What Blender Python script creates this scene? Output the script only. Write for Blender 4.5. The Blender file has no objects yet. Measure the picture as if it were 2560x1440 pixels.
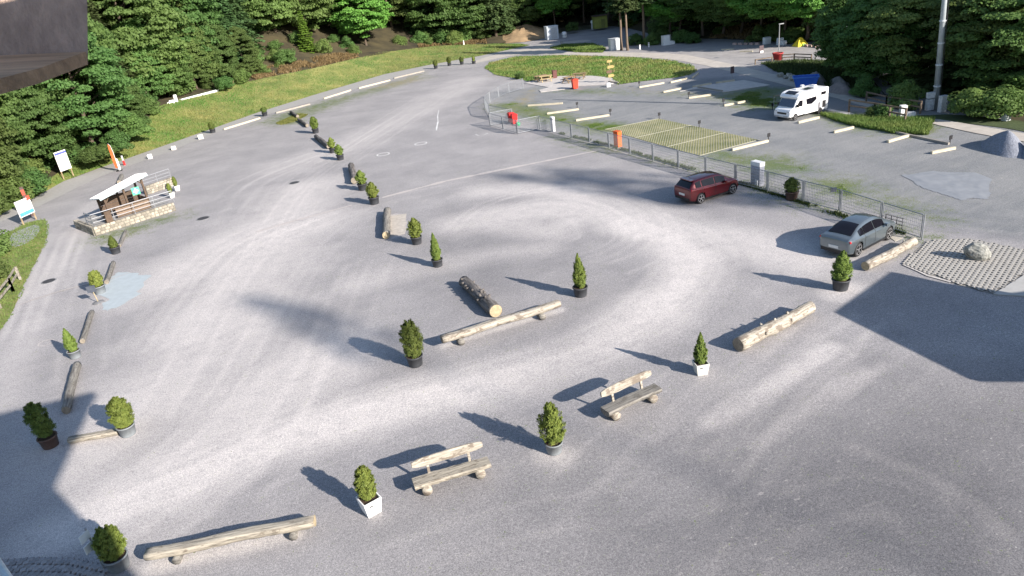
import bpy, bmesh, math, random
import numpy as np
from mathutils import Vector, Matrix
from mathutils.geometry import tessellate_polygon

random.seed(7)
rng = np.random.default_rng(11)
scene = bpy.context.scene
COL = scene.collection

# ------------------------------------------------------------------ camera
FPX, PITCH, ROLL, CAMH = 1779.9, 0.42426, -0.12877, 16.0
_f = np.array([0, math.cos(PITCH), -math.sin(PITCH)])
_u = np.array([0, math.sin(PITCH), math.cos(PITCH)])
_x = np.array([1.0, 0, 0])
RIGHT = math.cos(ROLL) * _x + math.sin(ROLL) * _u
UP = -math.sin(ROLL) * _x + math.cos(ROLL) * _u
cam_data = bpy.data.cameras.new("camera")
cam = bpy.data.objects.new("camera", cam_data)
COL.objects.link(cam)
cam.matrix_world = Matrix((
    (RIGHT[0], UP[0], -_f[0], 0),
    (RIGHT[1], UP[1], -_f[1], 0),
    (RIGHT[2], UP[2], -_f[2], CAMH),
    (0, 0, 0, 1)))
cam_data.sensor_width = 36
cam_data.lens = 36 * FPX / 2560
cam_data.clip_start = 0.1
cam_data.clip_end = 3000
scene.camera = cam

# ------------------------------------------------------------------ light
SUN = np.array([0.65507, -0.63279, 0.41287])          # towards the sun
world = bpy.data.worlds.new("World")
scene.world = world
world.use_nodes = True
wn = world.node_tree.nodes
sky = wn.new("ShaderNodeTexSky")
sky.sky_type = 'NISHITA'
sky.sun_disc = False
sky.sun_elevation = math.asin(SUN[2])
sky.sun_rotation = math.atan2(SUN[0], SUN[1])
sky.altitude = 500
sky.air_density = 1.0
sky.dust_density = 1.0
bg = wn["Background"]
bg.inputs[1].default_value = 0.11
world.node_tree.links.new(sky.outputs[0], bg.inputs[0])
sd = bpy.data.lights.new("sun", 'SUN')
sd.energy = 5.0
sd.angle = math.radians(0.5)
sd.color = (1.0, 0.92, 0.835)
sun = bpy.data.objects.new("sun", sd)
COL.objects.link(sun)
sun.rotation_euler = Vector(SUN).to_track_quat('Z', 'Y').to_euler()
sun.location = (30, -30, 40)
scene.view_settings.view_transform = 'Standard'
scene.view_settings.look = 'None'
scene.view_settings.exposure = 1.06
scene.view_settings.gamma = 1.0
scene.view_settings.use_curve_mapping = False
scene.render.engine = 'CYCLES'

# ------------------------------------------------------------------ measuring the place
def G(x, y, z=0.0):
    """point of the place at height z seen at photo coordinate x, y"""
    d = (x - 1280) / FPX * RIGHT - (y - 720) / FPX * UP + _f
    t = (z - CAMH) / d[2]
    return np.array([d[0] * t, d[1] * t, z])

def project(P):
    d = np.asarray(P, float) - [0, 0, CAMH]
    w = d @ _f
    return np.array([1280 + FPX * (d @ RIGHT) / w, 720 - FPX * (d @ UP) / w])

def rise(base, tip, z=0.0):
    """height of an upright thing from its base and tip"""
    B = G(base[0], base[1], z)
    L = math.hypot(tip[0] - base[0], tip[1] - base[1])
    hh = 1.0
    for _ in range(12):
        q = project(B + [0, 0, hh])
        hh *= L / max(1e-6, math.hypot(q[0] - base[0], q[1] - base[1]))
    return hh

def mpp(P):
    """metres per photo pixel at a point"""
    return float(np.linalg.norm(np.asarray(P) - [0, 0, CAMH])) / FPX

# ------------------------------------------------------------------ materials
MATS = {}
def mat(name, col, rough=0.8, var=0.25, scale=6.0, bump=0.0, bscale=60.0, metal=0.0,
        stretch=None, coat=0.0, spec=0.4, col2=None, objrand=0.0, detail=4.0, coords='Object'):
    if name in MATS:
        return MATS[name]
    m = bpy.data.materials.new(name)
    m.use_nodes = True
    nt = m.node_tree
    N, L = nt.nodes, nt.links
    b = N["Principled BSDF"]
    b.inputs["Roughness"].default_value = rough
    b.inputs["Metallic"].default_value = metal
    b.inputs["Specular IOR Level"].default_value = spec
    b.inputs["Coat Weight"].default_value = coat
    b.inputs["Coat Roughness"].default_value = 0.05
    tc = N.new("ShaderNodeTexCoord")
    mp = N.new("ShaderNodeMapping")
    L.new(tc.outputs[coords], mp.inputs[0])
    if stretch:
        mp.inputs["Scale"].default_value = stretch
    nz = N.new("ShaderNodeTexNoise")
    nz.inputs["Scale"].default_value = scale
    nz.inputs["Detail"].default_value = detail
    nz.inputs["Roughness"].default_value = 0.65
    L.new(mp.outputs[0], nz.inputs["Vector"])
    cr = N.new("ShaderNodeValToRGB")
    c = np.array(col)
    c2 = np.array(col2) if col2 is not None else np.clip(c * (1 + var), 0, 1)
    cr.color_ramp.elements[0].color = (*(c * (1 - var)), 1)
    cr.color_ramp.elements[1].color = (*c2, 1)
    cr.color_ramp.elements[0].position = 0.3
    cr.color_ramp.elements[1].position = 0.7
    L.new(nz.outputs["Fac"], cr.inputs[0])
    out = cr.outputs[0]
    if objrand > 0:
        oi = N.new("ShaderNodeObjectInfo")
        hs = N.new("ShaderNodeHueSaturation")
        mr = N.new("ShaderNodeMapRange")
        mr.inputs[3].default_value = 1 - objrand
        mr.inputs[4].default_value = 1 + objrand
        L.new(oi.outputs["Random"], mr.inputs[0])
        L.new(mr.outputs[0], hs.inputs["Value"])
        L.new(out, hs.inputs["Color"])
        out = hs.outputs[0]
    L.new(out, b.inputs["Base Color"])
    if bump > 0:
        nb = N.new("ShaderNodeTexNoise")
        nb.inputs["Scale"].default_value = bscale
        nb.inputs["Detail"].default_value = 3
        L.new(mp.outputs[0], nb.inputs["Vector"])
        bp = N.new("ShaderNodeBump")
        bp.inputs["Strength"].default_value = bump
        bp.inputs["Distance"].default_value = 0.05
        L.new(nb.outputs["Fac"], bp.inputs["Height"])
        L.new(bp.outputs[0], b.inputs["Normal"])
    MATS[name] = m
    return m

def leafmat(name, c1, c2, objrand=0.25, trans=0.3, scale=0.7, p0=0.33, p1=0.68):
    if name in MATS:
        return MATS[name]
    m = bpy.data.materials.new(name)
    m.use_nodes = True
    nt = m.node_tree
    N, L = nt.nodes, nt.links
    N.remove(N["Principled BSDF"])
    o = N["Material Output"]
    tc = N.new("ShaderNodeTexCoord")
    nz = N.new("ShaderNodeTexNoise")
    nz.inputs["Scale"].default_value = scale
    nz.inputs["Detail"].default_value = 6
    nz.inputs["Roughness"].default_value = 0.75
    L.new(tc.outputs["Object"], nz.inputs["Vector"])
    cr = N.new("ShaderNodeValToRGB")
    cr.color_ramp.elements[0].color = (*c1, 1)
    cr.color_ramp.elements[1].color = (*c2, 1)
    cr.color_ramp.elements[0].position = p0
    cr.color_ramp.elements[1].position = p1
    L.new(nz.outputs["Fac"], cr.inputs[0])
    oi = N.new("ShaderNodeObjectInfo")
    hs = N.new("ShaderNodeHueSaturation")
    mr = N.new("ShaderNodeMapRange")
    mr.inputs[3].default_value = 1 - objrand
    mr.inputs[4].default_value = 1 + objrand
    L.new(oi.outputs["Random"], mr.inputs[0])
    L.new(mr.outputs[0], hs.inputs["Value"])
    mh = N.new("ShaderNodeMapRange")
    mh.inputs[3].default_value = 0.5 - 0.03 * objrand / 0.25
    mh.inputs[4].default_value = 0.5 + 0.02 * objrand / 0.25
    ml = N.new("ShaderNodeMath"); ml.operation = 'MULTIPLY'; ml.inputs[1].default_value = 7.31
    fr = N.new("ShaderNodeMath"); fr.operation = 'FRACT'
    L.new(oi.outputs["Random"], ml.inputs[0]); L.new(ml.outputs[0], fr.inputs[0])
    L.new(fr.outputs[0], mh.inputs[0]); L.new(mh.outputs[0], hs.inputs["Hue"])
    L.new(cr.outputs[0], hs.inputs["Color"])
    d = N.new("ShaderNodeBsdfPrincipled")
    d.inputs["Roughness"].default_value = 0.6
    d.inputs["Specular IOR Level"].default_value = 0.25
    t = N.new("ShaderNodeBsdfTranslucent")
    mx = N.new("ShaderNodeMixShader")
    mx.inputs[0].default_value = trans
    L.new(hs.outputs[0], d.inputs["Base Color"])
    L.new(hs.outputs[0], t.inputs["Color"])
    L.new(d.outputs[0], mx.inputs[1])
    L.new(t.outputs[0], mx.inputs[2])
    L.new(mx.outputs[0], o.inputs["Surface"])
    MATS[name] = m
    return m

# ------------------------------------------------------------------ mesh builder
class MB:
    def __init__(self):
        self.v, self.f, self.n = [], [], 0
    def add(self, verts, faces):
        verts = np.asarray(verts, float).reshape(-1, 3)
        self.v.append(verts)
        self.f += [tuple(i + self.n for i in q) for q in faces]
        self.n += len(verts)
        return self
    def box(self, c, s, ax=None, taper=1.0):
        """box centred at c, sizes s, optional axes (3 vectors); taper scales the top"""
        ax = np.eye(3) if ax is None else np.asarray(ax, float)
        c = np.asarray(c, float)
        vs = []
        for sz in (-.5, .5):
            k = taper if sz > 0 else 1.0
            for sx, sy in ((-.5, -.5), (.5, -.5), (.5, .5), (-.5, .5)):
                vs.append(c + ax[0] * s[0] * sx * k + ax[1] * s[1] * sy * k + ax[2] * s[2] * sz)
        return self.add(vs, [(3, 2, 1, 0), (4, 5, 6, 7), (0, 1, 5, 4), (1, 2, 6, 5), (2, 3, 7, 6), (3, 0, 4, 7)])
    def bar(self, a, b, w, h, up=(0, 0, 1)):
        a, b = np.asarray(a, float), np.asarray(b, float)
        d = b - a
        L = np.linalg.norm(d)
        x = d / L
        up = np.asarray(up, float)
        y = np.cross(up, x)
        if np.linalg.norm(y) < 1e-6:
            y = np.cross((0, 1, 0), x)
        y /= np.linalg.norm(y)
        z = np.cross(x, y)
        return self.box((a + b) / 2, (L, w, h), (x, y, z))
    def tube(self, pts, radii, seg=8, cap=True, jit=0.0, flat=None):
        pts = np.asarray(pts, float)
        n = len(pts)
        radii = np.broadcast_to(np.asarray(radii, float), (n,))
        t = np.gradient(pts, axis=0)
        t /= np.linalg.norm(t, axis=1)[:, None] + 1e-12
        ref = np.array([0, 0, 1.0]) if abs(t[0][2]) < 0.9 else np.array([1.0, 0, 0])
        vs = []
        for i in range(n):
            a = np.cross(ref, t[i]); a /= np.linalg.norm(a)
            b = np.cross(t[i], a)
            for k in range(seg):
                th = 2 * math.pi * k / seg
                r = radii[i] * (1 + jit * random.uniform(-1, 1))
                ca, sa = math.cos(th) * r, math.sin(th) * r
                if flat is not None:
                    sa = min(sa, flat * radii[i])
                vs.append(pts[i] + a * ca + b * sa)
        fs = []
        for i in range(n - 1):
            for k in range(seg):
                k2 = (k + 1) % seg
                fs.append((i * seg + k, i * seg + k2, (i + 1) * seg + k2, (i + 1) * seg + k))
        if cap:
            fs.append(tuple(range(seg - 1, -1, -1)))
            fs.append(tuple((n - 1) * seg + k for k in range(seg)))
        return self.add(vs, fs)
    def lathe(self, prof, seg=16, c=(0, 0, 0), axis='z'):
        vs, fs = [], []
        for r, z in prof:
            for k in range(seg):
                th = 2 * math.pi * k / seg
                p = (r * math.cos(th), r * math.sin(th), z)
                if axis == 'y':
                    p = (p[0], p[2], p[1])
                vs.append(np.add(p, c))
        n = len(prof)
        for i in range(n - 1):
            for k in range(seg):
                k2 = (k + 1) % seg
                q = (i * seg + k, i * seg + k2, (i + 1) * seg + k2, (i + 1) * seg + k)
                fs.append(q if axis != 'y' else q[::-1])
        fs.append(tuple(range(seg - 1, -1, -1)))
        fs.append(tuple((n - 1) * seg + k for k in range(seg)))
        return self.add(vs, fs)
    def prism(self, poly, z0, z1):
        """vertical prism over an xy polygon (counter-clockwise)"""
        n = len(poly)
        vs = [(p[0], p[1], z0) for p in poly] + [(p[0], p[1], z1) for p in poly]
        fs = [tuple(range(n - 1, -1, -1)), tuple(range(n, 2 * n))]
        fs += [(i, (i + 1) % n, n + (i + 1) % n, n + i) for i in range(n)]
        return self.add(vs, fs)
    def hull(self, pts):
        bm = bmesh.new()
        for p in pts:
            bm.verts.new(p)
        r = bmesh.ops.convex_hull(bm, input=bm.verts)
        bmesh.ops.delete(bm, geom=[v for v in bm.verts if not v.link_faces], context='VERTS')
        bm.verts.index_update()
        vs = [v.co[:] for v in bm.verts]
        fs = [[v.index for v in f.verts] for f in bm.faces]
        bm.free()
        return self.add(vs, fs)
    def mesh(self, name, smooth=False, weld=False):
        me = bpy.data.meshes.new(name)
        me.from_pydata(np.concatenate(self.v).tolist() if self.v else [], [], self.f)
        if smooth:
            me.polygons.foreach_set('use_smooth', np.ones(len(me.polygons), bool))
        me.update()
        return me
    def build(self, name, m, parent=None, smooth=False):
        return link(name, self.mesh(name, smooth), m, parent)

def link(name, me, m=None, parent=None):
    o = bpy.data.objects.new(name, me)
    COL.objects.link(o)
    if m is not None and me is not None and len(me.materials) == 0:
        me.materials.append(m)
    if parent is not None:
        o.parent = parent
    return o

def tag(o, label=None, cat=None, group=None, kind=None):
    if label: o["label"] = label
    if cat: o["category"] = cat
    if group: o["group"] = group
    if kind: o["kind"] = kind
    return o

def thing(name, label, cat, loc=(0, 0, 0), rz=0.0, group=None):
    o = bpy.data.objects.new(name, None)
    o.empty_display_size = 0.3
    COL.objects.link(o)
    o.location = loc
    o.rotation_euler = (0, 0, rz)
    return tag(o, label, cat, group)

def copy_tree(o, label=None, parent=None):
    c = o.copy()
    COL.objects.link(c)
    c.parent = parent
    if label: c["label"] = label
    for ch in o.children:
        copy_tree(ch, None, c)
    return c

# value noise in numpy
def vnoise(x, y, seed=0):
    x = np.asarray(x, float); y = np.asarray(y, float)
    xi = np.floor(x).astype(np.int64); yi = np.floor(y).astype(np.int64)
    fx = x - xi; fy = y - yi
    fx = fx * fx * (3 - 2 * fx); fy = fy * fy * (3 - 2 * fy)
    def hsh(a, b):
        n = (a * 374761393 + b * 668265263 + seed * 1442695041) & 0x7fffffff
        n = ((n ^ (n >> 13)) * 1274126177) & 0x7fffffff
        return ((n ^ (n >> 16)) & 0xffff) / 65535.0
    return (hsh(xi, yi) * (1 - fx) * (1 - fy) + hsh(xi + 1, yi) * fx * (1 - fy)
            + hsh(xi, yi + 1) * (1 - fx) * fy + hsh(xi + 1, yi + 1) * fx * fy)
def fbm(x, y, seed=0, oct=4):
    s = 0; a = 0.5; t = 0
    for k in range(oct):
        s = s + a * vnoise(x * 2 ** k, y * 2 ** k, seed + k); t += a; a *= 0.5
    return s / t
def seg_dist(X, Y, pts):
    """distance of grid points to a polyline"""
    d = np.full(X.shape, 1e9)
    for a, b in zip(pts[:-1], pts[1:]):
        ax, ay, bx, by = a[0], a[1], b[0], b[1]
        dx, dy = bx - ax, by - ay
        t = np.clip(((X - ax) * dx + (Y - ay) * dy) / (dx * dx + dy * dy + 1e-9), 0, 1)
        d = np.minimum(d, np.hypot(X - ax - t * dx, Y - ay - t * dy))
    return d
def inside(X, Y, poly):
    r = np.zeros(X.shape, bool)
    n = len(poly)
    for i in range(n):
        x1, y1 = poly[i][:2]; x2, y2 = poly[(i + 1) % n][:2]
        c = ((y1 > Y) != (y2 > Y)) & (X < (x2 - x1) * (Y - y1) / (y2 - y1 + 1e-12) + x1)
        r ^= c
    return r
def sdist(X, Y, poly):
    p = list(poly) + [poly[0]]
    d = seg_dist(X, Y, p)
    return np.where(inside(X, Y, poly), d, -d)
def GP(px, z=0.0):
    return [G(q[0], q[1], q[2] if len(q) > 2 else z) for q in px]
def dense(pts, step, closed=True, jit=0.0, seed=1):
    out = []
    n = len(pts)
    for i in range(n if closed else n - 1):
        a = np.asarray(pts[i], float); b = np.asarray(pts[(i + 1) % n], float)
        k = max(1, int(np.linalg.norm(b - a) / step))
        for j in range(k):
            out.append(a + (b - a) * j / k)
    if not closed:
        out.append(np.asarray(pts[-1], float))
    out = np.array(out)
    if jit:
        out[:, 0] += jit * (fbm(out[:, 0] * 1.3, out[:, 1] * 1.3, seed) - .5) * 2
        out[:, 1] += jit * (fbm(out[:, 0] * 1.3 + 50, out[:, 1] * 1.3, seed + 5) - .5) * 2
    return out
def smooth_poly(pts, it=2):
    pts = [np.asarray(p, float) for p in pts]
    for _ in range(it):
        o = []
        n = len(pts)
        for i in range(n):
            a, b = pts[i], pts[(i + 1) % n]
            o += [a * .75 + b * .25, a * .25 + b * .75]
        pts = o
    return pts
def sheet(name, pts, z, m, step=0.7, jit=0.15, kind='structure', parent=None, smoothit=0, label=None, thick=0.0):
    if smoothit:
        pts = smooth_poly(pts, smoothit)
    P = dense([np.array([p[0], p[1], 0]) for p in pts], step, True, jit)
    tri = tessellate_polygon([[Vector((p[0], p[1], 0)) for p in P]])
    mb = MB()
    V = [(p[0], p[1], z) for p in P]
    fs = []
    for t in tri:
        a, b, c = (P[i] for i in t)
        s = (b[0] - a[0]) * (c[1] - a[1]) - (b[1] - a[1]) * (c[0] - a[0])
        fs.append(tuple(t) if s > 0 else tuple(t)[::-1])
    mb.add(V, fs)
    if thick:
        n = len(P)
        area = sum(P[i][0] * P[(i + 1) % n][1] - P[(i + 1) % n][0] * P[i][1] for i in range(n))
        lo = [(p[0], p[1], z - thick) for p in P]
        q = [(i, (i + 1) % n, n + (i + 1) % n, n + i) for i in range(n)]
        if area > 0:
            q = [t[::-1] for t in q]
        mb.add(V + lo, q)
    o = mb.build(name, m, parent)
    if kind and parent is None:
        o["kind"] = kind
    return o
# ================================================================== THE SETTING
# ------------------------------------------------------------------ gravel ground
def gravel_material():
    m = bpy.data.materials.new("gravel")
    m.use_nodes = True
    nt = m.node_tree; N, L = nt.nodes, nt.links
    b = N["Principled BSDF"]
    b.inputs["Roughness"].default_value = 0.9
    b.inputs["Specular IOR Level"].default_value = 0.2
    geo = N.new("ShaderNodeNewGeometry")
    def noise(scale, detail=3, rough=0.6, vec=None):
        n = N.new("ShaderNodeTexNoise")
        n.inputs["Scale"].default_value = scale
        n.inputs["Detail"].default_value = detail
        n.inputs["Roughness"].default_value = rough
        L.new(vec if vec is not None else geo.outputs["Position"], n.inputs["Vector"])
        return n.outputs["Fac"]
    def attr(name):
        a = N.new("ShaderNodeAttribute"); a.attribute_name = name
        return a.outputs["Fac"]
    def ramp(fac, p0, p1, c0=(0, 0, 0), c1=(1, 1, 1)):
        r = N.new("ShaderNodeValToRGB")
        r.color_ramp.elements[0].position = p0; r.color_ramp.elements[1].position = p1
        r.color_ramp.elements[0].color = (*c0, 1); r.color_ramp.elements[1].color = (*c1, 1)
        L.new(fac, r.inputs[0]); return r.outputs[0]
    def mixc(fac, a, bb, mode='MIX'):
        x = N.new("ShaderNodeMix"); x.data_type = 'RGBA'; x.blend_type = mode
        for s, i in ((fac, 0), (a, 6), (bb, 7)):
            if isinstance(s, (int, float)): x.inputs[i].default_value = s
            elif isinstance(s, tuple): x.inputs[i].default_value = (*s, 1)
            else: L.new(s, x.inputs[i])
        return x.outputs[2]
    def math_(op, a, bb):
        x = N.new("ShaderNodeMath"); x.operation = op; x.use_clamp = True
        for s, i in ((a, 0), (bb, 1)):
            if isinstance(s, (int, float)): x.inputs[i].default_value = s
            else: L.new(s, x.inputs[i])
        return x.outputs[0]
    # streaks of dust left by tyres: noise drawn out along one direction
    mp = N.new("ShaderNodeMapping"); mp.vector_type = 'TEXTURE'
    mp.inputs["Rotation"].default_value = (0, 0, math.radians(24))
    mp.inputs["Scale"].default_value = (4.5, .6, 1)
    L.new(geo.outputs["Position"], mp.inputs[0])
    streak = ramp(noise(1.0, 6, 0.7, mp.outputs[0]), 0.42, 0.72)
    mp2 = N.new("ShaderNodeMapping"); mp2.vector_type = 'TEXTURE'
    mp2.inputs["Rotation"].default_value = (0, 0, math.radians(47))
    mp2.inputs["Scale"].default_value = (3.0, .42, 1)
    L.new(geo.outputs["Position"], mp2.inputs[0])
    streak2 = ramp(noise(1.0, 6, 0.7, mp2.outputs[0]), 0.48, 0.75)
    patch = ramp(noise(0.23, 5, 0.65), 0.35, 0.7)
    patch2 = ramp(noise(1.1, 7, 0.72), 0.36, 0.66)
    grit = noise(26, 3, 0.7)
    grit2 = noise(9.0, 4, 0.75)
    base = mixc(patch, (0.258, 0.25, 0.252), (0.338, 0.325, 0.322))
    dustc = math_('MULTIPLY', attr("dust"), math_('ADD', math_('MULTIPLY', patch2, 0.5), 0.68))
    dustc = math_('ADD', dustc, math_('MULTIPLY', math_('ADD', streak, streak2), 0.07))
    c = mixc(dustc, base, (0.575, 0.54, 0.515))
    c = mixc(math_('MULTIPLY', attr("damp_vignette"), 0.95), c, (0.098, 0.099, 0.107))  # dark tone for wet gravel and painted lens vignetting
    bl = mixc(patch, (0.178, 0.187, 0.194), (0.25, 0.253, 0.252))
    bl = mixc(math_('MULTIPLY', streak, 0.35), bl, (0.33, 0.325, 0.31))
    c = mixc(attr("blue"), c, bl)
    gr = mixc(patch, (0.085, 0.135, 0.035), (0.15, 0.165, 0.055))
    def SGN(mm, a, b_):
        x = N.new('ShaderNodeMath'); x.operation = 'SUBTRACT'; x.inputs[1].default_value = 0.5; L.new(a, x.inputs[0])
        y = N.new('ShaderNodeMath'); y.operation = 'MULTIPLY'; y.inputs[1].default_value = 2.2; L.new(x.outputs[0], y.inputs[0])
        w = N.new('ShaderNodeMath'); w.operation = 'SUBTRACT'; w.inputs[1].default_value = 0.5; L.new(b_, w.inputs[0])
        v = N.new('ShaderNodeMath'); v.operation = 'MULTIPLY_ADD'; v.inputs[1].default_value = 0.35; L.new(w.outputs[0], v.inputs[0]); L.new(y.outputs[0], v.inputs[2])
        return v.outputs[0]
    gmask = math_('GREATER_THAN', math_('ADD', attr("green"), SGN(math_, grit2, patch2)), 0.36)
    c = mixc(math_('MULTIPLY', gmask, 0.85), c, gr)
    st = attr("straw")
    smask = math_('GREATER_THAN', math_('ADD', st, SGN(math_, grit2, patch2)), 0.58)
    c = mixc(math_('MULTIPLY', smask, 0.8), c, (0.27, 0.23, 0.13))
    # pale scuffs left by tyres and feet
    for rot, sc, th, amt in ((24, (.34, .13, 1), .64, .34), (58, (.26, .11, 1), .66, .28), (2, (1.0, .3, 1), .69, .22)):
        mq = N.new("ShaderNodeMapping"); mq.vector_type = 'TEXTURE'
        mq.inputs["Rotation"].default_value = (0, 0, math.radians(rot)); mq.inputs["Scale"].default_value = sc
        L.new(geo.outputs["Position"], mq.inputs[0])
        sc_ = ramp(noise(1.0, 2, 0.5, mq.outputs[0]), th, th + .07)
        c = mixc(math_('MULTIPLY', math_('MULTIPLY', sc_, amt), math_('ADD', math_('MULTIPLY', patch, .7), .3)), c, (0.55, 0.515, 0.48))
    dk = ramp(noise(2.3, 4, 0.7), 0.60, 0.74)
    c = mixc(math_('MULTIPLY', dk, 0.35), c, (0.15, 0.148, 0.15))
    # single pale and dark stones
    sp = ramp(grit, 0.34, 0.66, (0.6, 0.6, 0.62), (1.36, 1.35, 1.34))
    c = mixc(1.0, c, sp, 'MULTIPLY')
    sp2 = ramp(grit2, 0.3, 0.72, (0.74, 0.74, 0.75), (1.24, 1.24, 1.23))
    c = mixc(1.0, c, sp2, 'MULTIPLY')
    vo = N.new("ShaderNodeTexVoronoi"); vo.inputs["Scale"].default_value = 1.3
    L.new(geo.outputs["Position"], vo.inputs["Vector"])
    chips = math_('LESS_THAN', vo.outputs["Distance"], 0.035)
    c = mixc(math_('MULTIPLY', chips, 0.5), c, (0.55, 0.53, 0.5))
    L.new(c, b.inputs["Base Color"])
    bp = N.new("ShaderNodeBump"); bp.inputs["Strength"].default_value = 0.55; bp.inputs["Distance"].default_value = 0.03
    L.new(math_('ADD', math_('MULTIPLY', grit, 0.6), math_('MULTIPLY', grit2, 0.4)), bp.inputs["Height"])
    L.new(bp.outputs[0], b.inputs["Normal"])
    return m
M_GRAVEL = gravel_material()

M_GRASS = mat("grass_soil", (0.11, 0.175, 0.04), 0.95, 0.3, 0.35, 0.6, 9, col2=(0.27, 0.25, 0.085), detail=8)
M_ASPHALT = mat("worn_asphalt", (0.32, 0.31, 0.297), 0.9, 0.12, 3.0, 0.25, 40)
M_CONC = mat("pale_concrete", (0.46, 0.43, 0.40), 0.85, 0.14, 1.5, 0.2, 20)
M_DUSTROAD = mat("dusty_road", (0.42, 0.385, 0.34), 0.9, 0.15, 0.8, 0.2, 10, detail=6)
M_FOREST = mat("forest_floor", (0.04, 0.035, 0.02), 0.95, 0.5, 0.3, 0.5, 3, col2=(0.08, 0.065, 0.03), detail=8)
M_CLAY = mat("sandy_clay", (0.31, 0.215, 0.12), 0.95, 0.3, 0.5, 0.6, 2.5, detail=8)
M_BRACKEN = mat("dry_bracken", (0.27, 0.15, 0.06), 0.95, 0.45, 0.7, 0.8, 5, detail=8)

# broad ground to the horizon, just under everything
mb = MB()
mb.add([(-900, -400, -0.05), (900, -400, -0.05), (900, 1500, -0.05), (-900, 1500, -0.05)], [(0, 1, 2, 3)])
gr0 = mb.build("ground", mat("ground_soil", (0.12, 0.12, 0.075), 0.95, 0.3, 0.05, detail=8))
gr0["kind"] = "structure"

# the gravel lot, finely divided so that dust, wet tone, vignetting and growth can vary over it
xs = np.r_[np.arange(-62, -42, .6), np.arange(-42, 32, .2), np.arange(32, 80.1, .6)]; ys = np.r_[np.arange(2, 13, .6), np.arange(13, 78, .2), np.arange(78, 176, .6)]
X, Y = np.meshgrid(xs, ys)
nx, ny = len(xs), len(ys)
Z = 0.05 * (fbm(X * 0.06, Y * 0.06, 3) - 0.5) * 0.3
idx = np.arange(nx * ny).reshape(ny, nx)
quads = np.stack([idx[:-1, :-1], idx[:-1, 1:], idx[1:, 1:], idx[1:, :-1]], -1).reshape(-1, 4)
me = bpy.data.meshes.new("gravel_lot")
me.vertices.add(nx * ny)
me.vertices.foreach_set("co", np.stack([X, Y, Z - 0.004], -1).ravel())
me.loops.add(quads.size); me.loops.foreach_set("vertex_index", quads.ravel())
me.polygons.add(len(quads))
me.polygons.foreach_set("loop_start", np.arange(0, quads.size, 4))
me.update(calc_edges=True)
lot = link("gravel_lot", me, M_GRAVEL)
lot["kind"] = "structure"

wob = (fbm(X * .25, Y * .25, 9) - .5)
wob2 = (fbm(X * .9, Y * .9, 17) - .5)
def zone(px, soft=1.5, amp=3.0, amp2=1.0):
    s = sdist(X, Y, [p[:2] for p in GP(px)]) + wob * amp + wob2 * amp2
    return np.clip(s / soft * .5 + .5, 0, 1)
def track(px, w, amp=1.0):
    d = seg_dist(X, Y, [p[:2] for p in GP(px)]) + wob * amp
    return np.clip(1.3 - d / w, 0, 1)
dust = np.zeros(X.shape)
for px, w, s in [
    ([(150, 1330), (380, 1230), (700, 1095), (1000, 1005), (1300, 930), (1500, 860), (1640, 780), (1715, 700), (1730, 640), (1680, 590), (1560, 560)], 2.0, .95),
    ([(300, 1250), (560, 1080), (700, 960), (800, 900)], 3.2, .7),
    ([(250, 1100), (420, 960), (560, 800), (640, 640), (680, 560), (760, 480)], 4.5, .65),
    ([(420, 700), (600, 600), (760, 560)], 4.0, .7),
    ([(1150, 560), (1350, 520), (1500, 530), (1650, 570), (1850, 600), (2000, 640)], 2.6, .7),
    ([(1200, 480), (1400, 470), (1480, 520), (1380, 580), (1250, 560)], 2.0, .6),
    ([(1780, 1060), (1900, 985), (2080, 870)], .55, .7),
    ([(1890, 1110), (2010, 1030), (2160, 930)], .45, .5),
    ([(2130, 1120), (2300, 1180), (2440, 1260), (2520, 1340)], .35, .55),
    ([(900, 700), (1000, 680), (1200, 640), (1350, 620)], 1.6, .45),
    ([(700, 420), (900, 350), (1080, 260), (1180, 200)], 4.0, .35),
    ([(0, 1000), (60, 860), (130, 700), (190, 590), (230, 510)], 1.4, .3),
    ([(820, 1040), (870, 1050)], .9, .6), ([(560, 975), (590, 985)], .8, .6), ([(720, 940), (740, 945)], .6, .6),
    ([(1380, 1138), (1400, 1142)], 0.8, .9), ([(2090, 735), (2125, 720)], .8, .7),
    ([(380, 1415), (560, 1375), (740, 1335)], .45, .8), ([(1110, 865), (1250, 820), (1400, 775)], .3, .9),
    ([(985, 540), (1005, 560), (985, 590)], .5, .9)]:
    dust = np.maximum(dust, s * track(px, w, w * .8))
# single tyre tracks sweeping round the lot
rt = random.Random(5)
paths = [
    [(150, 1330), (380, 1230), (700, 1095), (1000, 1005), (1300, 930), (1500, 860), (1640, 780), (1715, 700), (1730, 640), (1680, 590), (1560, 550), (1400, 530)],
    [(300, 1300), (520, 1120), (640, 960), (720, 800), (800, 660), (900, 560), (1020, 480)],
    [(200, 1200), (380, 960), (500, 760), (620, 620), (800, 540), (1000, 480), (1250, 440)],
    [(1150, 620), (1250, 520), (1400, 490), (1540, 520), (1600, 590), (1500, 650), (1350, 670)],
    [(1700, 1400), (1850, 1200), (2000, 1000), (2160, 880), (2260, 800)],
    [(1500, 1440), (1800, 1130), (2050, 880), (2200, 720)],
    [(900, 1440), (1300, 1300), (1700, 1240), (2100, 1150), (2330, 1200), (2480, 1320), (2520, 1440)],
    [(60, 980), (110, 800), (170, 640), (215, 540), (260, 470)], [(20, 900), (80, 740), (140, 600), (200, 500)],
    [(640, 640), (760, 470), (900, 370), (1040, 280), (1150, 210)], [(560, 560), (640, 460), (780, 400), (960, 330), (1120, 230)],
    [(1560, 250), (1640, 232), (1720, 250), (1700, 275), (1600, 285), (1540, 270), (1560, 250)], [(1540, 290), (1700, 270), (1850, 310), (2000, 345), (2200, 390), (2400, 440)]]
tr_ = np.zeros(X.shape)
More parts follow.
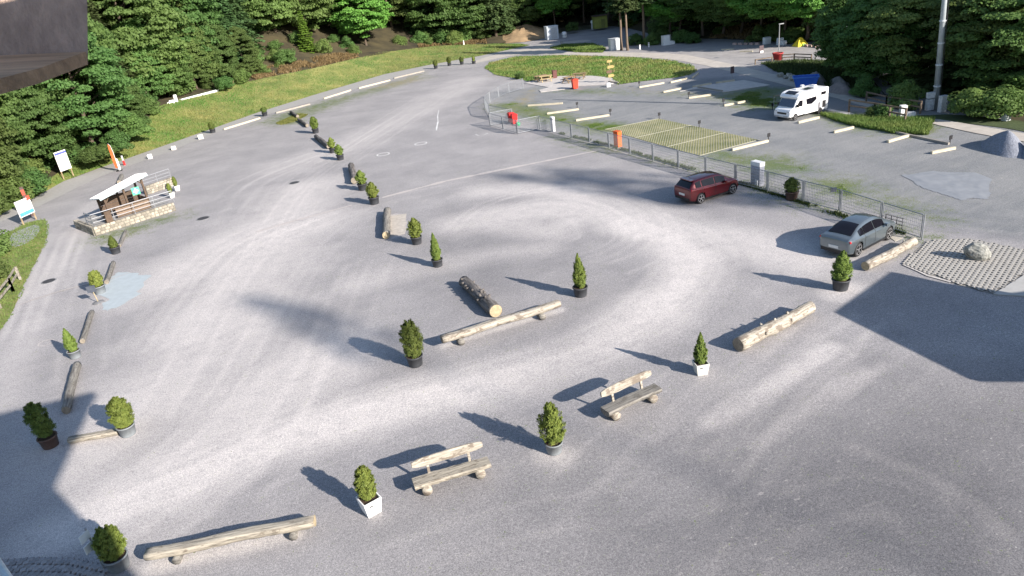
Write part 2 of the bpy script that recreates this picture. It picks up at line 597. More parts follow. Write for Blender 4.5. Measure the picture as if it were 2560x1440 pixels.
for pth in paths:
    base_ = np.array([p[:2] for p in GP(pth)])
    # round the path
    tt_ = np.linspace(0, len(base_) - 1, 30)
    i_ = np.clip(np.floor(tt_).astype(int), 0, len(base_) - 2); f_ = (tt_ - i_)[:, None]
    p0, p1, p2, p3 = base_[np.maximum(i_ - 1, 0)], base_[i_], base_[i_ + 1], base_[np.minimum(i_ + 2, len(base_) - 1)]
    cv = .5 * (2 * p1 + (p2 - p0) * f_ + (2 * p0 - 5 * p1 + 4 * p2 - p3) * f_ ** 2 + (3 * p1 - p0 - 3 * p2 + p3) * f_ ** 3)
    tg = np.gradient(cv, axis=0); tg /= np.linalg.norm(tg, axis=1)[:, None] + 1e-9; nv_ = np.c_[-tg[:, 1], tg[:, 0]]
    for _ in range(7):
        off = rt.gauss(0, 1.5); a0 = rt.randrange(0, 14); a1 = rt.randrange(16, 30)
        amp_ = rt.uniform(.25, .7) * rt.choice((1, 1, -.6)); wd = rt.uniform(.14, .3)
        for pair in (-.75, .75):
            line = (cv + nv_ * (off + pair + .4 * np.sin(np.linspace(0, 3, 30) + rt.uniform(0, 6)))[:, None])[a0:a1]
            lo_, hi_ = line.min(0) - 1, line.max(0) + 1
            ix = np.where((xs > lo_[0]) & (xs < hi_[0]))[0]; iy = np.where((ys > lo_[1]) & (ys < hi_[1]))[0]
            if len(ix) < 2 or len(iy) < 2: continue
            sl = np.ix_(iy, ix)
            tr_[sl] += amp_ * np.clip(1.25 - seg_dist(X[sl], Y[sl], line) / wd, 0, 1) * (.35 + .9 * np.clip(wob[sl] + .5, 0, 1))
dust = np.clip(dust * .95 + .31 * np.clip(tr_, -.5, 1.4), 0, 1)
damp_vignette = np.zeros(X.shape)  # wet gravel tone plus the lens falloff painted in at lower right
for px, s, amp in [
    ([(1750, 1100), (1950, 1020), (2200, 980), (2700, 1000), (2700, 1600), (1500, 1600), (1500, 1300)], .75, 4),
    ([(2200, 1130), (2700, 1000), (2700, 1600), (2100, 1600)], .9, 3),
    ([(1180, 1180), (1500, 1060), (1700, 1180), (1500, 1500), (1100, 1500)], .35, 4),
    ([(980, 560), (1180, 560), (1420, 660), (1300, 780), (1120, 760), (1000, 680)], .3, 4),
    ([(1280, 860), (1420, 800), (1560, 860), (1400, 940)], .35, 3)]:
    damp_vignette = np.maximum(damp_vignette, s * zone(px, 4.0, amp))
blue = zone([(1360, 320), (1230, 280), (1240, 232), (1400, 205), (1560, 215), (1760, 195), (1830, 195), (1930, 205), (2150, 230), (2560, 250), (2900, 330), (2900, 640), (2560, 600), (2330, 560), (2000, 470), (1700, 390), (1480, 345)], 1.0, 1.0)
green = np.zeros(X.shape)
for px, s in [
    ([(1225, 262), (1290, 255), (1420, 290), (1440, 300), (1560, 312), (1500, 335), (1350, 300)], .8),
    ([(1745, 372), (1830, 380), (1980, 395), (2010, 425), (1900, 430), (1800, 400)], .72),
    ([(2040, 455), (2110, 452), (2150, 490), (2260, 500), (2330, 545), (2200, 520), (2080, 485)], .75),
    ([(1340, 226), (1500, 224), (1560, 232), (1700, 232), (1790, 240), (1700, 236), (1440, 232)], .55),
    ([(1790, 240), (1900, 218), (1960, 220), (1940, 270), (1860, 265)], .8),
    ([(2050, 285), (2150, 290), (2330, 300), (2320, 335), (2240, 335), (2120, 312)], .95),
    ([(1390, 340), (1520, 368), (1560, 382), (1500, 372)], .7),
    ([(1560, 382), (1700, 415), (1840, 452), (2000, 505), (2130, 545), (2000, 500), (1700, 408)], .62),
    ([(2240, 560), (2310, 598), (2300, 606), (2230, 570)], .7),
    ([(690, 300), (730, 282), (765, 285), (740, 310), (700, 312)], .8),
    ([(640, 310), (690, 285), (900, 225), (1060, 180), (1080, 195), (900, 245), (720, 310)], .45),
    ([(240, 595), (440, 532), (445, 540), (250, 604)], .7)]:
    green = np.maximum(green, s * zone(px, 2.6, 2.0, 1.5))
straw = np.zeros(X.shape)
for px, s in [
    ([(1285, 250), (1330, 222), (1350, 228), (1320, 262), (1290, 270)], .85),
    ([(1540, 213), (1700, 232), (1780, 240), (1600, 232)], .7),
    ([(1790, 240), (1900, 225), (1930, 260), (1850, 265)], .6),
    ([(1215, 165), (1240, 185), (1300, 195), (1290, 205), (1220, 190)], .65),
    ([(900, 225), (1060, 178), (1080, 200), (960, 225)], .6)]:
    straw = np.maximum(straw, s * zone(px, 2.6, 2.0, 1.5))
for nm, a in (("dust", dust), ("damp_vignette", damp_vignette), ("blue", blue), ("green", green), ("straw", straw)):
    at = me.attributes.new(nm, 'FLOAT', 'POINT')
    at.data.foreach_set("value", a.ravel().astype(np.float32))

# ------------------------------------------------------------------ road along the grass bank
ROAD_UP = [(-160, 590), (-60, 565), (0, 536), (75, 500), (120, 475), (160, 452), (200, 440), (250, 419), (320, 395), (420, 360), (542, 317), (640, 282), (790, 235), (960, 185), (1070, 162), (1160, 147), (1280, 122), (1330, 112)]
ROAD_LO = [(1340, 124), (1250, 146), (1200, 158), (1130, 166), (1060, 176), (975, 198), (897, 220), (810, 246), (690, 280), (640, 294), (540, 332), (430, 376), (330, 412), (250, 442), (180, 475), (100, 515), (0, 556), (-60, 585), (-160, 620)]
sheet("road", GP(ROAD_UP) + GP(ROAD_LO), 0.012, M_ASPHALT, 1.0, 0.08)
sheet("dusty_track", smooth_poly(GP([(1345, 112), (1420, 104), (1470, 99), (1480, 104), (1400, 112), (1372, 120), (1420, 131), (1560, 131), (1700, 134), (1760, 146), (1850, 165), (1950, 190), (2050, 215), (2140, 245), (2260, 280), (2330, 297), (2320, 304), (2240, 286), (2130, 258), (2040, 232), (1930, 205), (1830, 180), (1745, 160), (1660, 146), (1520, 140), (1380, 137), (1290, 137), (1225, 150), (1180, 160), (1195, 148), (1270, 130), (1330, 120)]), 1), 0.022, M_DUSTROAD, 1.0, 0.15)
sheet("car_park", GP([(1700, 134), (1700, 122), (1740, 119), (1900, 112), (2120, 120), (2130, 160), (2040, 150), (1940, 150), (1900, 158), (1900, 185), (1830, 170), (1760, 146)]), 0.015, mat("grey_gravel", (0.30, 0.285, 0.275), 0.9, 0.2, 0.6, 0.3, 12, detail=8), 1.0, 0.2)

# ------------------------------------------------------------------ grass bank rising from the road to the wood
BANK_TOP = [(-60, 545, .2), (0, 520, .3), (75, 485, .5), (160, 425, .8), (270, 357, 1.5), (350, 317, 2.0), (400, 266, 2.9), (470, 243, 3), (545, 222, 3), (640, 200, 3), (780, 172, 3), (950, 132, 2.4), (1090, 115, 1.2), (1215, 110, .4), (1300, 110, .1)]
BANK_LOW = [(-60, 566), (0, 537), (75, 501), (160, 453), (250, 420), (320, 396), (420, 361), (485, 338), (542, 318), (640, 283), (790, 236), (960, 186), (1070, 163), (1200, 140), (1325, 113)]
low = np.array(GP(BANK_LOW)); top = np.array(GP(BANK_TOP))
def resample(P, n):
    s = np.r_[0, np.cumsum(np.linalg.norm(np.diff(P, axis=0), axis=1))]
    t = np.linspace(0, s[-1], n)
    return np.stack([np.interp(t, s, P[:, k]) for k in range(3)], 1)
nb, nr = 160, 14
tb = np.linspace(0, len(low) - 1, nb)
low = np.stack([np.interp(tb, np.arange(len(low)), low[:, k]) for k in range(3)], 1)
top = np.stack([np.interp(tb, np.arange(len(top)), top[:, k]) for k in range(3)], 1)
bank = np.zeros((nr, nb, 3))
for j in range(nr):
    t = j / (nr - 1)
    bank[j] = low * (1 - t) + top * t
    bank[j, :, 2] = 0.03 + (top[:, 2]) * (t ** 1.15) + 0.25 * t * (1 - t) * 4 * (fbm(bank[j, :, 0] * .2, bank[j, :, 1] * .2, 4) - .4)
mb = MB()
ids = np.arange(nr * nb).reshape(nr, nb)
mb.add(bank.reshape(-1, 3), [tuple(q) for q in np.stack([ids[:-1, :-1], ids[1:, :-1], ids[1:, 1:], ids[:-1, 1:]], -1).reshape(-1, 4)])
o = mb.build("grass_bank", M_GRASS, smooth=True); o["kind"] = "structure"
BANK_GRID = bank

# forested hill behind the bank and round the far side
EDGE = [(-75, 30, .3), (-66, 50, .3)] + [tuple(p) for p in top[::8]] + [tuple(G(*q)) for q in [(1345, 84), (1400, 70), (1480, 62), (1560, 68), (1640, 88), (1720, 95), (1900, 101), (2000, 106), (2110, 98), (2140, 118), (2160, 180), (2210, 236), (2300, 262), (2400, 268), (2560, 306), (2800, 350)]]
EDGE = np.array(EDGE)
cen = np.array([5, 62, 0])
rings = [(0, 0), (5, .6), (12, 2.5), (24, 7), (45, 17), (80, 34), (140, 60), (220, 85)]
hill = []
RIGHT_I = 31.0                                      # from here on the ground stays low behind the edge
dirs = EDGE - cen; dirs[:, 2] = 0; dirs /= np.linalg.norm(dirs, axis=1)[:, None]
for d, dz in rings:
    q = EDGE + dirs * d
    q[:, 2] = EDGE[:, 2] + np.where(np.arange(len(EDGE)) < RIGHT_I, dz, np.interp(d, [0, 70, 90, 140, 220], [0, -.15, 4, 30, 75])) + (0.5 if d > 0 else 0) * (fbm(q[:, 0] * .1, q[:, 1] * .1, 6) - .5) * min(6, d * .3)
    hill.append(q)
hill = np.array(hill)
nrg, ne = hill.shape[:2]
ids = np.arange(nrg * ne).reshape(nrg, ne)
mb = MB(); mb.add(hill.reshape(-1, 3), [tuple(q) for q in np.stack([ids[:-1, :-1], ids[1:, :-1], ids[1:, 1:], ids[:-1, 1:]], -1).reshape(-1, 4)])
o = mb.build("forest_hill", M_FOREST, smooth=True); o["kind"] = "structure"
def hill_point(s, d):
    """s: position along the wood's edge (0..1), d metres into the wood"""
    t = s * (ne - 1); i = min(int(t), ne - 2); f = t - i
    ds = [r[0] for r in rings]
    k = max(0, min(len(ds) - 2, np.searchsorted(ds, d) - 1)); g = (d - ds[k]) / (ds[k + 1] - ds[k])
    a = hill[k, i] * (1 - f) + hill[k, i + 1] * f
    b2 = hill[k + 1, i] * (1 - f) + hill[k + 1, i + 1] * f
    return a * (1 - g) + b2 * g

# bare slopes and bracken at the foot of the wood
def mound(name, px, hgt, m, z=0.0, seed=1, kind='structure', label=None, cat=None, group=None, rough=.4, pw=1.6):
    """an uneven heap over a polygon"""
    P = [np.array(p[:2]) for p in GP(px, z)]
    c = np.mean(P, axis=0)
    ring = np.array(dense([np.array([*p, 0]) for p in smooth_poly(P, 1)], .8))[:, :2]
    n = len(ring); K = 7
    vs, fs = [], []
    for j in range(K):
        t = 1 - j / (K - 1)
        q = c + (ring - c) * max(t, .02)
        hh = hgt * (1 - t ** pw)
        nz = (fbm(q[:, 0] * 1.1, q[:, 1] * 1.1, seed) - .5) * rough * hgt * (1 - t) * 2
        vs.append(np.c_[q, z - 0.03 + hh + nz])
    vs = np.concatenate(vs)
    area = sum(ring[i][0] * ring[(i + 1) % n][1] - ring[(i + 1) % n][0] * ring[i][1] for i in range(n))
    for j in range(K - 1):
        for i in range(n):
            a = (j * n + i, j * n + (i + 1) % n, (j + 1) * n + (i + 1) % n, (j + 1) * n + i)
            fs.append(a if area > 0 else a[::-1])
    o = MB().add(vs, fs).build(name, m, smooth=True)
    if kind: o["kind"] = kind
    if label: tag(o, label, cat, group)
    return o
mound("clay_bank", [(1215, 108), (1290, 107), (1350, 98), (1400, 84), (1360, 72), (1300, 76), (1230, 92)], 2.3, M_CLAY, 0.1, 3, rough=.5)

# ------------------------------------------------------------------ grass islands and verges
ISLAND = GP([(1212, 170), (1225, 157), (1290, 142), (1420, 139), (1560, 143), (1670, 151), (1730, 164), (1742, 178), (1722, 188), (1690, 194), (1600, 204), (1545, 212), (1530, 196), (1480, 190), (1400, 190), (1320, 204), (1290, 196), (1240, 188)])
sheet("grass_island", ISLAND, 0.032, M_GRASS, .8, .3, smoothit=1)
ISLAND2 = GP([(1376, 121), (1410, 112), (1480, 110), (1515, 122), (1505, 132), (1440, 131)])
sheet("grass_island", ISLAND2, 0.034, M_GRASS, .8, .3, smoothit=1)
VERGE = GP([(20, 585), (60, 560), (108, 548), (120, 560), (112, 610), (70, 690), (25, 790), (-20, 860), (-120, 900), (-120, 620)])
sheet("grass_verge", VERGE, 0.03, M_GRASS, .6, .2, smoothit=1)
sheet("gravel_patch", GP([(22, 590), (60, 570), (100, 560), (98, 585), (70, 610), (25, 622)]), 0.04, mat("grey_chippings", (0.27, 0.275, 0.28), .9, .25, 9, .4, 30), .5, .12, smoothit=1)
BANKR = GP([(2050, 288), (2150, 296), (2330, 300), (2315, 338), (2230, 332), (2120, 312)])
sheet("grass_verge", BANKR, 0.028, M_GRASS, .5, .3, smoothit=1)
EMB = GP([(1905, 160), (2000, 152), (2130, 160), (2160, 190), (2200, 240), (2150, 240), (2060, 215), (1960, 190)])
sheet("shaded_embankment", EMB, 0.045, mat("shaded_grass", (0.05, 0.07, 0.025), .95, .35, .8, .5, 6), .8, .3, smoothit=1)  # darker grass copy, the bank's shade is put into the colour
sheet("grass_verge", GP([(2250, 292), (2400, 285), (2600, 310), (2600, 335), (2480, 315), (2330, 300)]), 0.03, mat("shaded_grass", (0.05, 0.07, 0.025)), .8, .3, smoothit=1)
sheet("dusty_track", GP([(2330, 297), (2430, 312), (2600, 342), (2600, 362), (2440, 334), (2330, 310)]), 0.036, M_DUSTROAD, .8, .2)

# paved places
sheet("concrete_terrace", GP([(1310, 208), (1400, 191), (1480, 190), (1528, 195), (1546, 206), (1520, 212), (1440, 216), (1425, 222), (1352, 231), (1348, 226), (1372, 219)]), 0.06, M_CONC, 1, .03, thick=.06)
sheet("concrete_pad", GP([(1700, 229), (1746, 216), (1860, 201), (1925, 213), (1808, 231), (1745, 222)]), 0.05, M_CONC, 1, .03, thick=.05)
M_PALE = mat("pale_cement", (0.37, 0.415, 0.435), .85, .08, 2.5, .1, 14)
PU = GP([(262, 700), (300, 684), (345, 680), (382, 690), (360, 715), (345, 735), (318, 760), (290, 770), (262, 778), (256, 765), (266, 745), (252, 740), (258, 722)])
sheet("cement_patch", PU, 0.012, M_PALE, .2, .6)
sheet("sand_patch", GP([(975, 540), (1016, 533), (1014, 585), (978, 592)]), 0.008, mat("pale_sand", (0.42, 0.38, 0.33), .9, .2, 3, .2, 30), .3, .15)

# pale drain strip and channel lines set in the ground
def strip(name, px, w, z, m, jit=.03):
    P = np.array(GP(px)); P = np.array(dense(P, .5, False))
    t = np.gradient(P, axis=0); t /= np.linalg.norm(t, axis=1)[:, None]
    nrm = np.c_[-t[:, 1], t[:, 0], np.zeros(len(t))]
    ww = w * .5 * (1 + 1.2 * jit / .03 * (vnoise(np.arange(len(P)) * .9, np.zeros(len(P)), 3) - .5))[:, None]
    a, b2 = P + nrm * ww, P - nrm * ww
    V = np.concatenate([a, b2]); V[:, 2] = z
    n = len(P)
    o = MB().add(V, [(i, n + i, n + i + 1, i + 1) for i in range(n - 1)]).build(name, m)
    o["kind"] = "structure"
    return o
M_STRIP = mat("pale_setts", (0.44, 0.40, 0.38), .9, .25, 8, .3, 20)
strip("drain_strip", [(1492, 377), (1280, 419), (1115, 452.5), (955, 494)], .42, .008, M_STRIP)
strip("drain_strip", [(880, 513), (760, 545), (700, 562), (640, 580)], .34, .008, M_STRIP)
strip("drain_strip", [(14, 775), (80, 750), (150, 728), (226, 708)], .16, .022, M_STRIP)
strip("drain_strip", [(250, 705), (290, 694), (330, 680)], .14, .018, M_STRIP)
strip("kerb_strip", [(2258, 662), (2320, 690), (2378, 706)], .25, .03, M_CONC)
M_PAINT = mat("white_paint", (0.62, 0.61, 0.60), .8, .2, 3, .1, 30)
strip("painted_line", [(1097, 276), (1094, 290), (1095, 304), (1092, 318), (1091, 326)], .14, .012, M_PAINT)
strip("painted_line", [(1189, 336), (1196, 339), (1210, 337), (1220, 333)], .16, .012, M_PAINT)
def ring(px, rx, m=M_PAINT, w=.12):
    c = G(*px); n = 40; V = []
    for r in (rx - w / 2, rx + w / 2):
        for k in range(n):
            a = 2 * math.pi * k / n
            V.append((c[0] + r * math.cos(a), c[1] + r * math.sin(a), .012))
    o = MB().add(V, [(k, n + k, n + (k + 1) % n, (k + 1) % n) for k in range(n)]).build("painted_ring", m)
    o["kind"] = "structure"
ring((958, 386), .62); ring((1052, 359), .62); ring((115, 857), .38, M_STRIP, .06)

# round iron covers
def manhole(px, r, label):
    c = G(*px)
    t = thing("manhole_cover", label, "manhole cover", (c[0], c[1], 0), 0, "manhole covers in the ground")
    MB().lathe([(r + .09, -.02), (r + .09, .014), (r, .014)], 28).build("rim", mat("rim_concrete", (.22, .22, .22)), t)
    MB().lathe([(r, .0), (r, .022), (r * .96, .026)], 28).build("lid", mat("cast_iron", (.045, .045, .05), .7, .3, 12), t)
    mb = MB()
    for k in range(-3, 4):
        y = k * r * .24
        mb.box((0, y, .027), (2 * math.sqrt(max(.01, (r * .88) ** 2 - y * y)), r * .09, .008))
    mb.build("ribs", mat("cast_iron", (.045, .045, .05)), t)
manhole((508, 546), .46, "dark round iron cover on the pale gravel right of the shelter's stone wall")
manhole((736, 457), .42, "dark round iron cover on gravel left of the short dark log row")
manhole((122, 703), .40, "dark round iron cover in the lane at the left edge beside the grass verge")

# grass pavers: turf with pale bars
gp = GP([(1513, 324), (1648, 297), (1897, 350), (1748, 390)])
tp = sheet("turf_pavers", gp, 0.02, mat("turf", (0.14, 0.18, 0.045), .95, .35, .35, .5, 10, col2=(0.34, 0.31, 0.16), detail=8), .6, .05)
A, B, C, D = (p[:2] for p in gp)
mb = MB()
def q2(s, t):
    return (A * (1 - s) + B * s) * (1 - t) + (D * (1 - s) + C * s) * t
rd = np.array([.30, .954]); nd = np.array([.954, -.30])
quad_ = np.array([A, B, C, D]); offs = (quad_ @ nd)
for w in np.arange(offs.min() + .1, offs.max(), .21):
    hits = []
    for i in range(4):
        p, q = quad_[i], quad_[(i + 1) % 4]
        u, v = p @ nd - w, q @ nd - w
        if u * v < 0:
            hits.append(p + (q - p) * u / (u - v))
    if len(hits) == 2 and np.linalg.norm(hits[0] - hits[1]) > .2:
        mb.bar((*hits[0], .028), (*hits[1], .028), .045, .03)
o = mb.build("paver_bars", mat("paver_concrete", (0.34, 0.33, 0.25), .9, .15), tp); o["kind"] = "stuff"
mb = MB()
for t in (0, .36, .70, 1):
    p, q = q2(0, t), q2(1, t); mb.bar((*p, .03), (*q, .03), .07, .03)
mb.build("divider_kerb", mat("divider_concrete", (0.38, 0.37, 0.29), .9, .15), tp)

# honeycomb pavers by the end of the fence
hp = [p[:2] for p in GP([(2312, 603), (2420, 596), (2640, 640), (2560, 690), (2482, 736), (2380, 708), (2256, 662)])]
hs = sheet("honeycomb_paving", hp, 0.006, mat("dark_fill", (0.225, 0.213, 0.195), .95, .3, 12), .8, .0)
mb = MB(); pitch = .26
hx = np.array(hp); x0, x1, y0, y1 = hx[:, 0].min(), hx[:, 0].max(), hx[:, 1].min(), hx[:, 1].max()
LA = 0.78
ca, sa = math.cos(LA), math.sin(LA)
pts = []
for j in range(-70, 71):
    for i in range(-70, 71):
        u = (i + .5 * (j % 2)) * pitch; v = j * pitch * .866
        px, py = (x0 + x1) / 2 + u * ca - v * sa, (y0 + y1) / 2 + u * sa + v * ca
        pts.append((px, py))
pts = np.array(pts)
pts = pts[sdist(pts[:, 0], pts[:, 1], hp) > .06]
ang = np.arange(6) * math.pi / 3 + math.pi / 6 + LA
ring_o = np.c_[np.cos(ang), np.sin(ang)] * pitch * .577
ring_i = ring_o * .56
for p in pts:
    V = np.zeros((18, 3))
    V[:6, :2] = p + ring_o; V[:6, 2] = .05
    V[6:12, :2] = p + ring_i; V[6:12, 2] = .05
    V[12:, :2] = p + ring_i; V[12:, 2] = .005
    mb.add(V, [(k, (k + 1) % 6, 6 + (k + 1) % 6, 6 + k) for k in range(6)] + [(6 + k, 6 + (k + 1) % 6, 12 + (k + 1) % 6, 12 + k) for k in range(6)])
o = mb.build("honeycomb_cells", mat("grey_paver", (0.33, 0.315, 0.29), .9, .15, 4), hs); o["kind"] = "stuff"
sheet("concrete_apron", GP([(2482, 737), (2562, 688), (2645, 640), (2680, 660), (2560, 742)]), .05, mat("apron_concrete", (.36, .355, .34), .9, .1, 2), .8, .02, thick=.05)
# crumpled sheet lying on the gravel
tpx = GP([(2258, 438), (2330, 428), (2440, 432), (2484, 450), (2478, 500), (2440, 497), (2400, 502), (2330, 480), (2290, 462)])
P = [p[:2] for p in tpx]
gx, gy = np.meshgrid(np.linspace(min(p[0] for p in P), max(p[0] for p in P), 60), np.linspace(min(p[1] for p in P), max(p[1] for p in P), 60))
sdm = sdist(gx, gy, P) + .5 * (fbm(gx, gy, 5) - .5)
gz = .02 + .14 * np.abs(fbm(gx * .8 + gy * .4, gy * .5, 8) - .5) + .04 * np.abs(fbm(gx * 2.6, gy * 2.6, 2) - .5)
gz = .012 + (gz - .012) * np.clip(sdm / .7, 0, 1)
ids = np.arange(3600).reshape(60, 60); fs = []
for j in range(59):
    for i in range(59):
        if sdm[j, i] > 0 and sdm[j + 1, i + 1] > 0 and sdm[j + 1, i] > 0 and sdm[j, i + 1] > 0:
            fs.append((ids[j, i], ids[j, i + 1], ids[j + 1, i + 1], ids[j + 1, i]))
o = MB().add(np.stack([gx, gy, gz], -1).reshape(-1, 3), fs).build("ground_sheet", mat("sheet_plastic", (0.24, 0.252, 0.27), .6, .05, 1.2), smooth=True)
tag(o, "crumpled pale blue-grey plastic sheet spread on the gravel behind the fence", "plastic sheet")

# cobbles in the near left corner
cob = bpy.data.objects.new("cobbled_apron", None); COL.objects.link(cob)
cc = G(150, 1640)
sheetc = sheet("cobbled_paving", GP([(-120, 1425), (0, 1402), (80, 1396), (180, 1398), (250, 1412), (300, 1440), (330, 1600), (-200, 1600)]), .012, mat("joint_sand", (.24, .235, .23), .95), .4, .03)
bpy.data.objects.remove(cob)
cm = []
for k in range(4):
    pts_ = [(x * .5 * random.uniform(.86, 1), y * .5 * random.uniform(.86, 1), z * .5) for x in (-1, 1) for y in (-1, 1) for z in (-1, .6)] + [(x * .4, y * .4, .5) for x in (-1, 1) for y in (-1, 1)]
    mm = MB().hull(pts_).mesh("cobble"); mm.materials.append(mat("cobble_stone", (.25, .245, .25), .9, .25, 5, objrand=.2)); cm.append(mm)
top_arc = np.array(GP([(-60, 1414), (0, 1402), (80, 1396), (180, 1398), (262, 1416)]))
nrow, cnt = 7, 0
inw = np.array([.28, -.96, 0])
for r in range(nrow):
    row = dense(top_arc + inw * (.1 + r * .17) + (np.array([.1, .02, 0]) if r % 2 else 0), .205, False)
    for i, p in enumerate(row):
        pxy = project(p)
        if pxy[1] > 1455 or pxy[0] < -25: continue
        o = link("cobble", random.choice(cm), None, sheetc)
        o.location = (p[0], p[1], .035 + random.uniform(-.006, .006)); o.scale = (.21, .172, .08); o.rotation_euler = (0, 0, random.uniform(-.06, .06) + .25)
        cnt += 1
# ================================================================== VEGETATION
def leaf_mesh(name, P, Nrm, size, asp=1.0, droop=None):
    """many small leaf faces: centres P, facing Nrm"""
    n = len(P)
    r = rng.normal(size=(n, 3))
    Nrm = Nrm / (np.linalg.norm(Nrm, axis=1)[:, None] + 1e-9)
    if droop is not None:
        t = droop
    else:
        t = np.cross(Nrm, r)
    t = t - Nrm * np.sum(t * Nrm, axis=1)[:, None]
    t /= np.linalg.norm(t, axis=1)[:, None] + 1e-9
    b = np.cross(Nrm, t)
    s = (size * rng.uniform(.65, 1.35, n))[:, None] if np.isscalar(size) else size[:, None]
    V = np.empty((n, 4, 3))
    V[:, 0] = P - t * s * .5 * asp
    V[:, 1] = P + b * s * .42 + t * s * .05
    V[:, 2] = P + t * s * .55 * asp + Nrm * s * .12
    V[:, 3] = P - b * s * .42 + t * s * .05
    me = bpy.data.meshes.new(name)
    me.vertices.add(n * 4); me.vertices.foreach_set("co", V.ravel())
    me.loops.add(n * 4); me.loops.foreach_set("vertex_index", np.arange(n * 4))
    me.polygons.add(n); me.polygons.foreach_set("loop_start", np.arange(0, n * 4, 4))
    me.update(calc_edges=True)
    return me

M_BARK = mat("bark", (0.10, 0.075, 0.055), .95, .35, 3, .6, 12, stretch=(3, 3, .6))
M_BIRCH = mat("pale_bark", (0.34, 0.31, 0.27), .9, .4, 2.5, .3, 10)
M_LEAF = leafmat("broad_leaves", (0.105, 0.19, 0.055), (0.22, 0.335, 0.10), .28, .55, .5)
M_LEAFB = leafmat("bright_leaves", (0.10, 0.25, 0.045), (0.18, 0.41, 0.08), .12, .4, .6)
M_NEEDLE = leafmat("spruce_needles", (0.055, 0.11, 0.042), (0.13, 0.185, 0.065), .3, .35, .6)
M_LARCH = leafmat("young_needles", (0.07, 0.15, 0.02), (0.15, 0.24, 0.035), .12, .3, .8)
M_WILLOW = leafmat("grey_leaves", (0.06, 0.11, 0.035), (0.12, 0.17, 0.06), .1, .3, .6)
M_THUJA = leafmat("thuja_sprays", (0.095, 0.15, 0.028), (0.25, 0.315, 0.07), .15, .25, 5.0)
M_THUJAD = leafmat("dark_shaded_sprays", (0.065, 0.105, 0.022), (0.165, 0.215, 0.05), .15, .25, 5.0)

def broad_crown(name, nclump=150, per=75, leaf=.055, flat=1.0, seed=0, low=.22, m=M_LEAF):
    """unit tree: height 1, crown radius about .34; scaled per tree"""
    r = np.random.default_rng(seed)
    P, Nn = [], []
    cz, rz, rx = (1 + low) / 2, (1 - low) / 2, .36
    lob = r.normal(size=(9, 3)); lob /= np.linalg.norm(lob, axis=1)[:, None]
    for k in range(nclump):
        d = r.normal(size=3); d /= np.linalg.norm(d)
        if d[2] < -.75: d[2] *= .4; d /= np.linalg.norm(d)
        bulge = 1 + .22 * max((d @ l) ** 5 for l in lob) - .12
        rad = r.uniform(.62, 1.0) ** .6 * bulge
        zz = d[2]
        wid = rx * (1 - .25 * max(0, zz)) * (1 if zz > -.3 else 1.0)
        c = np.array([d[0] * wid * rad, d[1] * wid * rad, cz + d[2] * rz * rad])
        cr = r.uniform(.035, .085)
        q = r.normal(size=(per, 3)); q /= np.linalg.norm(q, axis=1)[:, None]
        q[:, 2] = np.abs(q[:, 2]) * .9 - .25
        pp = c + q * cr * r.uniform(.55, 1.1, (per, 1)) * [1.15, 1.15, .8]
        P.append(pp); Nn.append(q * .7 + d * .35 + [0, 0, .35] + r.normal(size=(per, 3)) * .65)
    P, Nn = np.concatenate(P), np.concatenate(Nn)
    me = leaf_mesh(name, P, Nn, leaf); me.materials.append(m)
    return me
def limbs(name, seed=0, top=.8, r0=.018, nl=7, m=M_BARK, z0=-.02, first=.3):
    r = np.random.default_rng(seed + 99); random.seed(seed)
    mb = MB()
    zs = np.linspace(z0, top, 9)
    wx = np.cumsum(r.normal(size=9)) * .006
    wy = np.cumsum(r.normal(size=9)) * .006
    tr = np.c_[wx, wy, zs]
    mb.tube(tr, r0 * (1 - .85 * (zs - z0) / (top - z0)) * np.where(zs < .03, 1.3, 1), 7, jit=.06)
    for k in range(nl):
        z = first + (top - first) * (k + .5) / nl * .9
        a = r.uniform(0, 6.28); L = r.uniform(.14, .26) * (1.1 - .5 * z)
        b0 = np.array([np.interp(z, zs, wx), np.interp(z, zs, wy), z])
        b1 = b0 + [math.cos(a) * L * .5, math.sin(a) * L * .5, L * .35]
        b2 = b0 + [math.cos(a) * L, math.sin(a) * L, L * .6]
        mb.tube([b0, b1, b2], [r0 * .4, r0 * .25, r0 * .1], 5)
    me = mb.mesh(name, True); me.materials.append(m)
    return me
def spruce_crown(name, seed=0, low=.06, wid=.17, m=M_NEEDLE, leaf=.018, levels=42, droop=.35):
    r = np.random.default_rng(seed)
    P, Nn, T = [], [], []
    for i in range(levels):
        t = i / (levels - 1)
        z = low + (.985 - low) * t ** .92
        R = wid * (1 - t) ** .8 * r.uniform(.8, 1.12) + .008
        nbr = int(5 + 9 * (1 - t))
        a0 = r.uniform(0, 6.28)
        for k in range(nbr):
            a = a0 + 6.283 * k / nbr + r.normal() * .2
            Rb = R * r.uniform(.65, 1.1)
            n = int(12 + 95 * (1 - t))
            s = r.uniform(.15, 1, n) ** .7
            side = r.normal(size=n) * .018 * (1.25 - s * .6) * (wid / .17)
            x = np.cos(a) * s * Rb - np.sin(a) * side
            y = np.sin(a) * s * Rb + np.cos(a) * side
            zz = z + .02 - droop * Rb * s ** 1.4 + .09 * Rb * s ** 3 + r.normal(size=n) * .006
            P.append(np.c_[x, y, zz])
            Nn.append(np.c_[np.cos(a) * .35 + r.normal(size=n) * .35, np.sin(a) * .35 + r.normal(size=n) * .35, np.full(n, .8)])
            T.append(np.c_[np.full(n, np.cos(a)) + r.normal(size=n) * .4, np.full(n, np.sin(a)) + r.normal(size=n) * .4, np.full(n, -.5)])
    P, Nn, T = np.concatenate(P), np.concatenate(Nn), np.concatenate(T)
    me = leaf_mesh(name, P, Nn, leaf, 1.1, T); me.materials.append(m)
    return me
